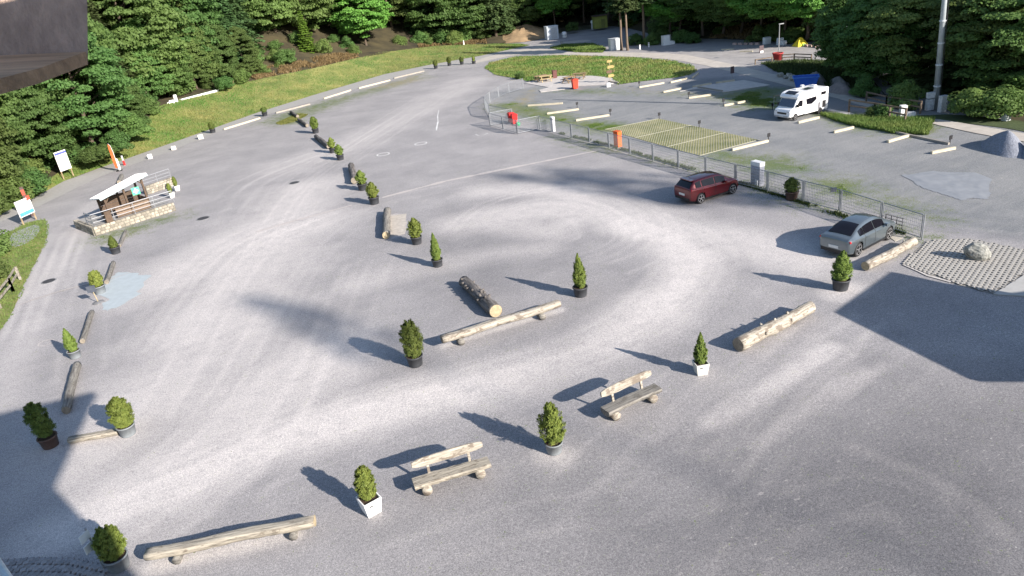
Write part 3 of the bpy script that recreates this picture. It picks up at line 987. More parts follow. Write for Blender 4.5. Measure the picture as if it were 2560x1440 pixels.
def bush_crown(name, seed=0, m=M_LEAF, n=40, per=150, leaf=.05):
    r = np.random.default_rng(seed); P, Nn = [], []
    for k in range(n):
        a = r.uniform(0, 6.28); rr = r.uniform(0, .42); z = r.uniform(.15, .8) * (1 - rr * .9)
        q = r.normal(size=(per, 3)); q /= np.linalg.norm(q, axis=1)[:, None]
        P.append(np.array([math.cos(a) * rr, math.sin(a) * rr, z]) + q * r.uniform(.1, .2) * [1.1, 1.1, .9])
        Nn.append(q + [0, 0, .5] + r.normal(size=(per, 3)) * .3)
    P, Nn = np.concatenate(P), np.concatenate(Nn); P[:, 2] = np.maximum(P[:, 2], .01)
    me = leaf_mesh(name, P, Nn, leaf); me.materials.append(m); return me

BROAD = [(broad_crown("crown", 260, 230, .0165, seed=s, low=l), limbs("trunk", s, first=.25)) for s, l in ((1, .14), (2, .20), (3, .12))]
LOWB = [(broad_crown("crown", 300, 230, .0175, seed=s, low=.0), limbs("trunk", s, first=.2)) for s in (5, 6, 7)]
BRIGHT = [(broad_crown("crown", 260, 200, .021, seed=21, low=.16, m=M_LEAFB), limbs("trunk", 21, first=.2))]
WILLOW = [(broad_crown("crown", 240, 100, .028, seed=31, low=.04, m=M_WILLOW), limbs("trunk", 31, first=.2))]
SPRUCE = [(spruce_crown("crown", s, l, w), limbs("trunk", s + 50, .97, .014, 0)) for s, l, w in ((1, .05, .17), (2, .12, .15), (3, .04, .2))]
PINE = [(spruce_crown("crown", 8, .38, .17, leaf=.022, levels=28, droop=.15), limbs("trunk", 61, .97, .016, 0, mat("brown_bark", (.16, .12, .09), .95, .35, 3, .5, 12)))]
LARCH = [(spruce_crown("crown", 11, .03, .26, M_LARCH, .028, 24, .1), limbs("trunk", 62, .97, .012, 0))]
BUSH = [(bush_crown("foliage", s), None) for s in (1, 2, 3)]
SPARSE = broad_crown("crown", 46, 60, .04, seed=77, low=.0)  # thin crown for the added pines, shaped to soften their shadow
BIRCHT = [(broad_crown("crown", 100, 80, .024, seed=41, low=.62), limbs("trunk", 41, .9, .010, 5, M_BIRCH, first=.6))]
KIND = {'B': ("broadleaf_tree", BROAD, "tree"), 'D': ("broadleaf_tree", LOWB, "tree"), 'Y': ("broadleaf_tree", BRIGHT, "tree"), 'W': ("willow_tree", WILLOW, "tree"),
        'S': ("spruce_tree", SPRUCE, "tree"), 'P': ("pine_tree", PINE, "tree"), 'L': ("young_conifer", LARCH, "tree"),
        'U': ("bush", BUSH, "bush"), 'R': ("birch_tree", BIRCHT, "tree")}
def plant(kind, P, hgt, wid, label, group, rz=None):
    """wid: width factor against the kind's own proportions"""
    nm, protos, cat = KIND[kind]
    cr, tr = protos[random.randrange(len(protos))]
    t = thing(nm, label, cat, tuple(P), random.uniform(0, 6.28) if rz is None else rz, group)
    t.scale = (hgt * wid, hgt * wid, hgt)
    if tr is not None: link("trunk", tr, None, t)
    link("crown" if tr is not None else "foliage", cr, None, t)
    return t
WOOD = "trees at the edge of the wood"
front = [
    # kind, photo base, ground height, tree height, width factor, label
    ('B', (-70, 548), .3, 15, 1.0, "broad green tree cut by the left picture edge below the roof timber"),
    ('B', (20, 512), .4, 14, .95, "dense green tree at the left edge above the map board"),
    ('B', (105, 470), .7, 14.5, .95, "leafy green tree behind the white billboard"),
    ('B', (195, 425), 1.0, 14, .95, "leafy green tree right of the white billboard, left of the big round tree"),
    ('B', (285, 375), 1.5, 15.5, 1.1, "biggest round green tree on the left, right below the roof timber"),
    ('B', (335, 330), 2.0, 9, 1.1, "low round green tree overhanging the grass bank's left end"),
    ('B', (402, 262), 2.9, 13, .9, "blue-green tree with bare trunk at the left end of the white trough"),
    ('B', (455, 246), 3.1, 12, .85, "mid green tree directly behind the white trough"),
    ('B', (515, 228), 3.1, 12.5, .85, "green tree above the right end of the white trough"),
    ('B', (580, 212), 3.1, 11, .8, "small tree above the brown post on the grass bank"),
    ('B', (632, 200), 3.1, 9.5, .85, "low leafy tree at the left end of the bracken patch"),
    ('B', (664, 158), 3.3, 16, .8, "tall dark green tree left of the birch"),
    ('R', (722, 118), 3.6, 22, .9, "slim pale birch trunk rising behind the bracken"),
    ('L', (776, 154), 3.0, 9.5, 1.0, "bright yellow-green young conifer beside the birch"),
    ('R', (814, 125), 3.4, 21, .6, "thin bare trunk between the young conifer and the bright maple"),
    ('Y', (918, 128), 2.6, 15, 1.15, "brightest green spreading maple above the grass bank"),
    ('S', (1060, 100), 2.0, 22, 1.25, "dark spruce right behind the bright maple"),
    ('S', (1120, 92), 1.5, 21, 1.3, "dark spruce above the pots by the road"),
    ('S', (1185, 96), 1.0, 20, 1.3, "dark spruce left of the sandy clay bank"),
    ('S', (1248, 84), 1.5, 20, 1.3, "dark spruce standing over the sandy clay bank"),
    ('Y', (1388, 66), 1.5, 13, .9, "mid green tree behind the grey container"),  # bright leaf colour stands in for sunlight here
    ('B', (1462, 52), 1.5, 18, .8, "shaded tree left of the olive shed in the wood"),
    ('B', (1520, 50), 1.5, 19, .8, "shaded tree right behind the olive shed"),
    ('P', (1552, 126), .0, 18, .85, "left one of the two close pines behind the grey toilet cabin"),
    ('P', (1570, 126), .0, 17.5, .8, "right one of the two close pines behind the grey toilet cabin"),
    ('P', (1611, 110), .0, 18.5, .95, "single pine right of the pair, beside white posts"),
    ('B', (1676, 96), .1, 15, .8, "light green tree behind the small white boxes"),
    ('B', (1700, 90), .3, 17, .8, "leafy tree right behind the small white boxes"),
    ('B', (1758, 96), .2, 17, .9, "leafy tree left of the bracken at the far car park"),
    ('B', (1808, 92), .3, 17.5, .9, "leafy tree over the bracken at the far car park"),
    ('B', (1850, 90), .3, 17, .9, "leafy tree above the far striped tape"),
    ('B', (1902, 98), .2, 17, .9, "leafy tree left of the slim lamp post at the far car park"),
    ('B', (1962, 104), .1, 17, .9, "leafy tree right behind the slim lamp post"),
    ('B', (2018, 108), .1, 16, .9, "leafy tree above the yellow tent"),
    ('W', (2078, 104), .1, 13.5, .95, "grey-green willow left of the low shed"),
    ('B', (2165, 215), .2, 15, 1.15, "dark tree shading the left end of the wooden railing"),
    ('B', (2225, 245), .2, 14, 1.2, "dark broad tree behind the wooden railing"),
    ('B', (2290, 258), .2, 15, 1.1, "dark tree left beside the tall steel mast"),
    ('S', (2388, 266), .2, 21, 1.5, "tall conifer right beside the steel mast"),
    ('S', (2440, 272), .3, 19, 1.5, "second dark conifer right of the steel mast"),
    ('B', (2475, 282), .3, 14, 1.1, "dark tree above the small white cabinet at right"),
    ('B', (2545, 295), .3, 15, 1.1, "dark tree at the right picture edge"),
    ('S', (2540, 262), 1, 20, 1.4, "dark conifer at the right picture edge behind the broad tree"),
]
for k, px, z, hh, w, lab in front:
    P = G(px[0], px[1], z) - np.array([0, 0, .15])
    if k == 'B' and px[0] < 660:
        k = 'D'; dv = (P - cen) * [1, 1, 0]; P = P + dv / np.linalg.norm(dv) * (6.0 if 50 < px[0] < 260 else 3.2) + np.array([0, 0, .1])
    if px[0] > 2130:
        P = P * [1.1, 1.1, 1]; hh = {'B': 11.0, 'S': 13.0}[k]; w = {'B': 1.35, 'S': 1.9}[k]; k = 'D' if k == 'B' and px[0] not in (2290, 2475) else k
    elif px[0] > 1640 and k == 'B':
        if px[0] in (1676, 1902, 1962, 2018): k = 'Y'  # brighter leaf colour stands in for sunlight on these trees
        hh = 11.5; w = 1.25; k = 'D' if k == 'B' and px[0] not in (1758, 1850) else k; P = P + np.array([0, 0, .9])
    plant(k, P, hh, w, lab, WOOD)
bushes = [
    (( -20, 540), .3, 3, "bush at the left edge beside the lane's upper end"), ((45, 505), .4, 3.2, "bush under the trees above the map board"),
    ((95, 480), .6, 3.0, "bush left below the white billboard"), 
    ((238, 404), 1.2, 2.2, "bush left of the orange flag at the verge"),
    ((300, 372), 1.5, 3.0, "bush at the foot of the biggest round tree"), ((345, 335), 2.0, 3.0, "bush at the left corner of the grass bank"),
    ((560, 222), 3.0, 2.6, "bush left of the brown post on the bank"), ((610, 208), 3.0, 3.0, "bush right of the brown post on the bank"),
    ((660, 190), 3.0, 2.8, "bush under the left end of the bracken"), ((700, 178), 3.0, 2.2, "low bush in front of the birch"),
    ((885, 138), 2.8, 2.6, "round bush at the foot of the bright maple"), ((1000, 118), 2.0, 3.2, "bush right of the bright maple's trunk"),
    ((1050, 112), 1.7, 3.6, "bush at the bank's top under the dark spruces"), ((1112, 108), 1.2, 4.2, "tall bush under the second dark spruce"),
    ((1160, 104), 1.0, 4.0, "bush left of the white marker post by the clay bank"), ((1198, 102), .6, 3.5, "bush beside the clay bank's left end"),
    ((1432, 76), .6, 2.4, "sunlit low bush by the road into the wood"), ((1590, 112), .0, 2.6, "bush between the pines"),
    ((1630, 112), .0, 2.4, "light bush right of the single pine"), ((1652, 106), .0, 2.8, "bush behind the small white boxes"),
    ((1700, 106), .0, 2.8, "bush right of the small white boxes"), ((1730, 108), .0, 2.4, "bush left of the far car park"),
    ((1895, 104), .0, 3.0, "bush above the far parking sign"), ((1940, 104), .0, 3.0, "bush behind the slim lamp post"), ((1985, 106), .0, 3.0, "bush left of the yellow tent"),
    ((2185, 292), .0, 1.3, "small bush in front of the wooden railing"), ((2205, 294), .0, 1.5, "round bush in front of the wooden railing's middle"),
    ((2160, 236), .2, 2.4, "dark bush at the left end of the far railing"), ((2265, 262), .3, 2.6, "dark bush left of the steel mast"), ((2430, 285), .3, 2.8, "dark bush right of the steel mast"),
    ((2500, 290), .3, 3, "dark bush behind the small white cabinet at right"),
    ((-28, 640), .0, 3.0, "dark bush at the left edge beside the grass verge"), ((-22, 705), .0, 2.2, "bush behind the wooden railing at the left edge"),
    ((352, 322), 2.0, 2.6, "bush on the soil at the grass bank's upper left corner"), ((375, 285), 2.6, 2.8, "bush right beside the trough's left end"), ((262, 392), 1.3, 2.0, "bush under the big round tree's left side"),
    ((1299, 197), .0, 1.3, "small dark bush behind the far end of the fence"), ((238, 395), .9, 1.5, "small sprawling bush left of the orange flag"),
]
for px, z, hh, lab in bushes:
    plant('U', G(px[0], px[1], z) - np.array([0, 0, .08]), hh, random.uniform(1.1, 1.35), lab, "bushes at the foot of the wood")
for k in range(120):
    sj = random.uniform(1.5, 36) / (ne - 1); dj = random.uniform(.2, 7) if k % 2 else random.uniform(5, 16)
    P = hill_point(sj, dj); pxy = project(P)
    if not (-60 < pxy[0] < 2620) or 1330 < pxy[0] < 1540: continue
    if 655 < pxy[0] < 1000 and dj < 7: continue
    plant('U', P - np.array([0, 0, .15]), random.uniform(1.6, 3.8), random.uniform(1.1, 1.5), "leafy undergrowth bush between the trunks of the wood", "undergrowth in the wood")
# the wood behind
placed = []
for k in range(2600):
    s = random.uniform(.02, .99); d = random.choice((7, 12, 18, 26, 36, 50, 68, 95)) * random.uniform(.85, 1.2)
    P = hill_point(s, d)
    if any((P[0] - q[0]) ** 2 + (P[1] - q[1]) ** 2 < (5.0 + d * .07) ** 2 for q in placed): continue
    pxy = project(P)
    if not (-350 < pxy[0] < 2950): continue
    if 1405 < pxy[0] < 1530 and d < 9: continue
    if s * (ne - 1) > 30.5 and d < 78: continue
    if 640 < pxy[0] < 1060 and d < 17: continue
    placed.append(P)
    kd = 'S' if random.random() < .5 else 'D'
    plant(kd, P - np.array([0, 0, .4]), random.uniform(17, 24), random.uniform(.95, 1.25) * (1.15 if kd == 'S' else .85),
          "tall dark %s deeper in the wood behind the front row" % ("spruce" if kd == 'S' else "leafy tree"), "trees deeper in the wood")
    if len(placed) >= 190: break

# ------------------------------------------------------------------ grass blades
def grass(name, pts, hgt, wid, m, label):
    n = len(pts)
    a = rng.uniform(0, 6.283, n); hh = hgt * rng.uniform(.5, 1.4, n)
    w = wid * rng.uniform(.6, 1.4, n)
    d = np.c_[np.cos(a), np.sin(a), np.zeros(n)]
    lean = rng.normal(size=(n, 3)) * .35; lean[:, 2] = 1
    V = np.empty((n, 3, 3))
    V[:, 0] = pts - d * w[:, None]; V[:, 1] = pts + d * w[:, None]; V[:, 2] = pts + lean * hh[:, None]
    me = bpy.data.meshes.new(name)
    me.vertices.add(n * 3); me.vertices.foreach_set("co", V.ravel())
    me.loops.add(n * 3); me.loops.foreach_set("vertex_index", np.arange(n * 3))
    me.polygons.add(n); me.polygons.foreach_set("loop_start", np.arange(0, n * 3, 3))
    me.update(calc_edges=True)
    o = link(name, me, m); o["kind"] = "stuff"; tag(o, label, "grass")
def scatter(poly, n, z=.03):
    p = np.array([q[:2] for q in poly]); lo, hi = p.min(0), p.max(0)
    q = rng.uniform(lo, hi, (n * 3, 2)); q = q[sdist(q[:, 0], q[:, 1], p) + .5 * (fbm(q[:, 0], q[:, 1], 3) - .5) > -.1]
    q = q[:n]
    return np.c_[q, np.full(len(q), z)]
M_BLADE = leafmat("grass_blades", (0.09, 0.20, 0.036), (0.27, 0.26, 0.09), 0, .3, .16, .40, .64)
M_BLADEG = leafmat("green_blades", (0.09, 0.175, 0.035), (0.19, 0.235, 0.065), 0, .3, .5)
M_DRY = leafmat("bracken_fronds", (0.13, 0.09, 0.04), (0.27, 0.19, 0.09), 0, .3, .5)
n = 60000
u = rng.uniform(0, nb - 1.001, n); v = rng.uniform(0, nr - 1.001, n)
ui, vi = u.astype(int), v.astype(int); fu, fv = (u - ui)[:, None], (v - vi)[:, None]
bp = (BANK_GRID[vi, ui] * (1 - fu) + BANK_GRID[vi, ui + 1] * fu) * (1 - fv) + (BANK_GRID[vi + 1, ui] * (1 - fu) + BANK_GRID[vi + 1, ui + 1] * fu) * fv
grass("bank_grass", bp, .15, .05, M_BLADE, "rough yellow-green grass covering the long bank beside the road")
grass("island_grass", scatter(ISLAND, 26000), .2, .06, M_BLADE, "mown green-brown grass on the island between the tracks")
grass("island_grass", scatter(ISLAND2, 6000), .3, .07, M_BLADEG, "green grass on the small island by the pines")
grass("verge_grass", scatter(VERGE, 14000), .10, .03, M_BLADEG, "green grass verge at the left picture edge")
grass("verge_grass", scatter(BANKR, 12000), .3, .05, M_BLADEG, "green grass in front of the wooden railing near the motorhome")
grass("embankment_grass", scatter(EMB, 12000), .35, .07, leafmat("shade_blades", (.035, .06, .018), (.07, .10, .03), 0, .3, .5), "dark grass on the shaded bank behind the blue skip")  # darker copy of the green blades, shade put into the colour
# tufts where grass comes through the gravel
gm = (green * (.55 + .9 * wob2 + .5 * wob)).ravel(); sel = np.where(gm > .42)[0]
sel = rng.choice(sel, 26000); tp_ = np.c_[X.ravel()[sel] + rng.uniform(-.3, .3, len(sel)), Y.ravel()[sel] + rng.uniform(-.3, .3, len(sel)), np.zeros(len(sel))]
grass("gravel_tufts", tp_, .05, .028, M_BLADEG, "low green tufts growing through the gravel along fence and bays")
fl = np.array([G(*q) for q in [(1400, 334), (1471, 350), (1572, 378), (1695, 414), (1839, 455), (2010, 508), (2120, 545), (2230, 572), (2308, 601)]])
fd = dense(fl, .02, False); fd = fd[rng.integers(0, len(fd), 9000)] + np.c_[rng.normal(size=(9000, 2)) * .13, np.zeros(9000)]
fd = fd[fbm(fd[:, 0] * .8, fd[:, 1] * .8, 12) > .45]
grass("fence_weeds", fd, .16, .03, leafmat("weed_blades", (.04, .065, .018), (.09, .12, .035), 0, .3, .8), "dark weeds growing along the foot of the mesh fence")
for s0, s1, lab, d1 in ((14.7, 17.2, "orange-brown dry bracken under the birch", 7), (18.6, 20.6, "orange-brown dry bracken left of the clay bank", 5), (27.3, 29.2, "brown dry bracken behind the far car park", 8)):
    pp = np.array([hill_point(random.uniform(s0, s1) / (ne - 1), random.uniform(.3, d1)) for _ in range(7000)])
    pp = pp[fbm(pp[:, 0] * .5, pp[:, 1] * .5, 7) > .42]
    grass("bracken", pp, .38, .13, M_DRY, lab)
clip = [(690, 308), (745, 285), (770, 286), (740, 304), (705, 312)]
grass("grass_clippings", scatter(GP(clip), 3500, 0), .1, .06, leafmat("cut_grass", (.09, .11, .02), (.2, .2, .06), 0, .2, 1.0), "heap of cut green grass beside the short dark logs by the road")

# ------------------------------------------------------------------ potted thujas
def thuja(name, seed, prof, n=5200, leaf=.05, lump=.18, m=M_THUJA):
    """unit shrub: height 1, half-width 1; prof gives half-width over height"""
    r = np.random.default_rng(seed)
    nc = int(150)
    zc = (np.arange(nc) + r.uniform(0, 1, nc)) / nc
    ac = r.uniform(0, 6.283, nc)
    pc = np.interp(zc, [p[0] for p in prof], [p[1] for p in prof])
    Rc = pc * r.uniform(1 - 1.6 * lump, 1.0 + .35 * lump, nc)
    per = n // nc
    c = np.repeat(np.arange(nc), per); n = len(c)
    # each spray: an upright flame-shaped tuft leaning outwards
    t = r.uniform(0, 1, n); ln = r.uniform(.09, .17, nc)[c]; sp = (r.normal(size=n) * .17) * np.clip(pc[c] * 1.3 + .12, 0, 1) * (1 - .6 * t)
    sp2 = (r.normal(size=n) * .12) * (1 - .5 * t)
    R = Rc[c] * (.78 + .22 * t) + sp2 * pc[c]
    a = ac[c] + sp / np.maximum(Rc[c], .12)
    z = zc[c] - .06 + ln * t
    P = np.c_[np.cos(a) * R, np.sin(a) * R, np.clip(z, -.02, 1.04)]
    Nn = np.c_[np.cos(a), np.sin(a), np.full(n, .3)] + r.normal(size=(n, 3)) * .5
    T = np.c_[np.cos(a) * .3, np.sin(a) * .3, np.ones(n)] + r.normal(size=(n, 3)) * .35
    # inner filling so that the shrub is not see-through
    k = n // 5; zi = r.uniform(0, .93, k); ai = r.uniform(0, 6.283, k); ri = np.interp(zi, [p[0] for p in prof], [p[1] for p in prof]) * r.uniform(.25, .72, k)
    P = np.r_[P, np.c_[np.cos(ai) * ri, np.sin(ai) * ri, zi]]; Nn = np.r_[Nn, np.c_[np.cos(ai), np.sin(ai), np.zeros(k)] + r.normal(size=(k, 3)) * .4]; T = np.r_[T, np.c_[np.zeros(k), np.zeros(k), np.ones(k)] + r.normal(size=(k, 3)) * .3]
    return (P, Nn, T, m, leaf)
def thuja_mesh(t, hgt, wid):
    P, Nn, T, m, leaf = t
    P2 = P * [wid, wid, hgt]
    me = leaf_mesh("foliage", P2, Nn, leaf, 1.6, T); me.materials.append(m)
    return me
CONE = [(0, .5), (.08, .85), (.25, 1), (.5, .8), (.75, .46), (.92, .18), (1, .03)]
BUSHY = [(0, .4), (.12, .8), (.3, 1), (.55, .92), (.75, .66), (.9, .38), (1, .1)]
OVAL = [(0, .5), (.15, .88), (.4, 1), (.65, .92), (.85, .7), (.96, .4), (1, .15)]
M_POTB = mat("dark_plastic_pot", (0.05, 0.053, 0.06), .6, .2, 6)
M_POTG = mat("grey_pot", (0.20, 0.22, 0.235), .6, .15, 5)
M_POTW = mat("white_planter", (0.74, 0.74, 0.73), .5, .06, 4)
M_POTC = mat("cream_planter", (0.56, 0.55, 0.50), .6, .08, 4)
M_POTR = mat("brown_pot", (0.10, 0.062, 0.05), .6, .2, 6)
M_SOIL = mat("soil", (0.055, 0.035, 0.022), .95, .4, 12, .5, 30)
def potted(base, tip, wpx, pot, prof, label, seed, potpx=None, z=0, lump=.2, m=None, bend=0.0, rz=0):
    mp_ = mpp(G(base[0], base[1], z)); B = G(base[0], base[1] - .16 * (potpx or wpx * .6), z); H = rise((base[0], base[1] - .16 * (potpx or wpx * .6)), tip, z)
    wid = wpx * mp_ / 2
    pw = (potpx or wpx * .62) * mp_ / 2 * 1.08
    ph = min(.62, max(.30, pw * 1.35)) if pot != 'w' and pot != 'c' else pw * 1.9
    t = thing("potted_shrub", label, "potted shrub", tuple(B), rz, "shrubs in pots round the car park")
    if pot in 'bgr':
        mm = {'b': M_POTB, 'g': M_POTG, 'r': M_POTR}[pot]
        p = MB().lathe([(pw * .8, 0), (pw * .82, .02), (pw * .97, ph * .9), (pw * 1.06, ph * .9), (pw * 1.06, ph), (pw * .93, ph), (pw * .9, ph - .07)], 22).build("pot", mm, t, True)
        MB().lathe([(pw * .9, ph - .09), (pw * .9, ph - .05)], 18).build("soil", M_SOIL, t)
    else:
        mm = M_POTW if pot == 'w' else M_POTC
        s0, s1 = pw * .74, pw
        mb = MB()
        V = []
        for q, zz in ((s0, 0), (s1, ph), (s1 * .88, ph), (s1 * .84, ph - .1)):
            V += [(-q, -q, zz), (q, -q, zz), (q, q, zz), (-q, q, zz)]
        F = [(3, 2, 1, 0)]
        for j in range(3):
            F += [(4 * j + k, 4 * j + (k + 1) % 4, 4 * j + 4 + (k + 1) % 4, 4 * j + 4 + k) for k in range(4)]
        F.append((12, 13, 14, 15))
        mb.add(V, F).build("planter", mm, t)
        MB().box((0, 0, ph - .085), (s1 * 1.7, s1 * 1.7, .02)).build("soil", M_SOIL, t)
        MB().box((s0 * -.35, -(s0 + (s1 - s0) * .72) - .006, ph * .72), (s1 * .42, .008, ph * .1)).build("maker_plate", mat("dark_plate", (.12, .12, .12)), t)
    me = thuja_mesh(thuja("f", seed, prof, lump=lump, m=m or M_THUJA, n=16000 if mp_ < .026 else 7000, leaf=.036 if mp_ < .026 else .055), H - ph, wid * (.80 if prof is CONE else .86))
    if bend:
        co = np.empty(len(me.vertices) * 3); me.vertices.foreach_get("co", co); co = co.reshape(-1, 3)
        co[:, 0] += bend * (co[:, 2] / (H)) ** 1.5; me.vertices.foreach_set("co", co.ravel())
    o = link("foliage", me, None, t); o.location = (0, 0, ph + .02)
    MB().tube([(0, 0, ph - .1), (0, 0, ph + (H - ph) * .8)], [.035, .012], 6).build("stem", M_BARK, t)
    return t
SHRUBS = [
    ((1452, 744), (1446, 638), 46, 'b', CONE, "slender cone-shaped thuja in dark pot right of the long raised log", 31, 34),
    ((1095, 669), (1087, 585), 34, 'b', CONE, "slender cone-shaped thuja in dark pot above the knotty bark log", 32, 26),
    ((1043, 613), (1040, 547), 46, 'b', BUSHY, "loose light green thuja in dark pot beside the sand patch", 33, 26),
    ((937, 513), (930, 457), 36, 'b', BUSHY, "light green thuja in dark pot at the end of the pale drain strip", 34, 24),
    ((908, 478), (903, 427), 33, 'b', BUSHY, "light green thuja in dark pot just below the short thick log", 35, 22),
    ((852, 402), (848, 362), 25, 'b', BUSHY, "front one of two overlapping small thujas below the dark log", 36, 17),
    ((833, 384), (829, 345), 23, 'b', BUSHY, "rear one of two overlapping small thujas below the dark log", 37, 16),
    ((790, 335), (783, 293), 24, 'b', OVAL, "light green thuja in dark pot above the dark log by the cut grass", 38, 15),
    ((663, 292), (663, 268), 17, 'b', OVAL, "small dark shrub in pot at the road above the cut grass", 39, 12),
    ((533, 334), (532, 305), 16, 'b', OVAL, "small dark shrub in pot at the left end of the roadside timbers", 40, 12),
    ((1090, 173), (1089, 150), 14, 'b', OVAL, "leftmost of four small potted shrubs at the far road bend", 41, 9),
    ((1124, 166), (1122, 143), 13, 'b', OVAL, "second from left of four small potted shrubs at the far road bend", 42, 9),
    ((1155, 163), (1154, 142), 13, 'b', OVAL, "third from left of four small potted shrubs at the far road bend", 43, 9),
    ((1185, 161), (1182, 141), 9, 'b', OVAL, "rightmost sparse plant of the four pots at the far road bend", 44, 9),
    ((1040, 918), (1032, 805), 66, 'b', OVAL, "broad dark green thuja in pot left of the long raised log", 45, 38),
    ((1752, 937), (1754, 836), 40, 'c', CONE, "narrow lumpy thuja in cream square planter beside the right bench", 46, 30),
    ((1386, 1135), (1352, 1012), 78, 'g', BUSHY, "wide bright green thuja in grey pot between the two benches", 47, 42),
    ((930, 1285), (902, 1172), 54, 'w', OVAL, "upright green thuja in white square planter left of the front bench", 48, 42),
    ((300, 1425), (262, 1322), 66, 'g', OVAL, "dense yellow-green thuja in grey pot at the bottom left corner", 49, 44),
    ((128, 1120), (82, 1012), 52, 'r', OVAL, "dark loose thuja in brown pot inside the building's shadow", 50, 34),
    ((322, 1091), (295, 998), 58, 'g', OVAL, "yellow-green thuja in grey pot at the end of the lying log, bottom left", 51, 34),
    ((190, 897), (168, 822), 30, 'g', CONE, "slim pointed thuja in grey pot between the two left lane logs", 52, 24),
    ((252, 736), (240, 677), 34, 'g', OVAL, "green thuja in grey pot left of the pale cement patch", 53, 24),
    ((291, 636), (281, 590), 24, 'b', CONE, "dark pointed thuja in dark pot below the shelter's stone wall", 54, 20),
    ((2101, 728), (2110, 630), 60, 'b', CONE, "full green thuja in dark pot behind the silver-grey car", 55, 36),
    ((1979, 503), (1978, 446), 42, 'r', BUSHY, "shaded dark thuja in brown pot against the mesh fence between the cars", 56, 28),
]
for b_, t_, w_, p_, pr_, lab, sd_, pp_ in SHRUBS:
    potted(b_, t_, w_, p_, pr_, lab, sd_, pp_, m=M_THUJAD if sd_ in (39, 40, 41, 42, 43, 45, 50, 54, 56) else M_THUJA,  # darker sprays; the two shaded shrubs carry their shade in the colour
           lump=.34 if sd_ in (33, 34, 35, 36, 37, 47, 50) else .24 if sd_ in (46, 55, 56, 38) else .16, rz={46: .1, 48: .6}.get(sd_, sd_ * 1.7), bend=.12 if sd_ in (47, 50) else 0)
# ================================================================== TIMBER
def woodmat(name, dark, mid, light, bark, blotch=.62, grain=9.0):
    """weathered timber: long dark cracks, grey grain, patches of old bark"""
    m = bpy.data.materials.new(name); m.use_nodes = True
    nt = m.node_tree; N, L = nt.nodes, nt.links; b = N["Principled BSDF"]
    b.inputs["Roughness"].default_value = .9; b.inputs["Specular IOR Level"].default_value = .2
    tc = N.new("ShaderNodeTexCoord"); oi = N.new("ShaderNodeObjectInfo")
    ad = N.new("ShaderNodeVectorMath"); ad.operation = 'ADD'
    sc = N.new("ShaderNodeVectorMath"); sc.operation = 'SCALE'; sc.inputs["Scale"].default_value = 1.0
    cb = N.new("ShaderNodeCombineXYZ"); mu = N.new("ShaderNodeMath"); mu.operation = 'MULTIPLY'; mu.inputs[1].default_value = 37.0
    L.new(oi.outputs["Random"], mu.inputs[0]); L.new(mu.outputs[0], cb.inputs[0]); L.new(mu.outputs[0], cb.inputs[1])
    L.new(tc.outputs["Object"], ad.inputs[0]); L.new(cb.outputs[0], ad.inputs[1])
    mp = N.new("ShaderNodeMapping"); mp.inputs["Scale"].default_value = (.7, grain, grain); L.new(ad.outputs[0], mp.inputs[0])
    n1 = N.new("ShaderNodeTexNoise"); n1.inputs["Scale"].default_value = 1.4; n1.inputs["Detail"].default_value = 10; n1.inputs["Roughness"].default_value = .7; L.new(mp.outputs[0], n1.inputs["Vector"])
    r1 = N.new("ShaderNodeValToRGB"); e = r1.color_ramp.elements
    e[0].position = .34; e[0].color = (*dark, 1); e[1].position = .66; e[1].color = (*light, 1)
    x = e.new(.46); x.color = (*mid, 1); L.new(n1.outputs["Fac"], r1.inputs[0])
    n2 = N.new("ShaderNodeTexNoise"); n2.inputs["Scale"].default_value = 3.0; n2.inputs["Detail"].default_value = 6; n2.inputs["Roughness"].default_value = .65
    mp2 = N.new("ShaderNodeMapping"); mp2.inputs["Scale"].default_value = (.8, 1.6, 1.6); L.new(ad.outputs[0], mp2.inputs[0]); L.new(mp2.outputs[0], n2.inputs["Vector"])
    r2 = N.new("ShaderNodeValToRGB"); r2.color_ramp.elements[0].position = blotch - .04; r2.color_ramp.elements[1].position = blotch + .03; L.new(n2.outputs["Fac"], r2.inputs[0])
    mx = N.new("ShaderNodeMix"); mx.data_type = 'RGBA'; L.new(r2.outputs[0], mx.inputs[0]); L.new(r1.outputs[0], mx.inputs[6]); mx.inputs[7].default_value = (*bark, 1)
    L.new(mx.outputs[2], b.inputs["Base Color"])
    bp = N.new("ShaderNodeBump"); bp.inputs["Strength"].default_value = .8; bp.inputs["Distance"].default_value = .04; L.new(n1.outputs["Fac"], bp.inputs["Height"]); L.new(bp.outputs[0], b.inputs["Normal"])
    MATS[name] = m
    return m
M_WOOD = woodmat("weathered_wood", (.085, .075, .06), (.26, .235, .195), (.45, .41, .335), (.17, .145, .115), .62)
M_WOODP = woodmat("pale_wood", (.11, .092, .07), (.305, .275, .228), (.47, .44, .38), (.19, .16, .13), .55)
M_WOODG = woodmat("grey_wood", (.06, .056, .052), (.165, .156, .142), (.29, .275, .245), (.13, .12, .105), .6)
M_WOODB = woodmat("dark_log_bark", (.035, .032, .03), (.105, .097, .092), (.22, .20, .185), (.36, .32, .27), .68, 4.0)
M_CUT = mat("cut_end_wood", (0.37, 0.30, 0.19), .9, .3, 7, .2, 30)
M_CUTG = mat("grey_cut_end", (0.22, 0.19, 0.15), .9, .3, 7, .2, 30)

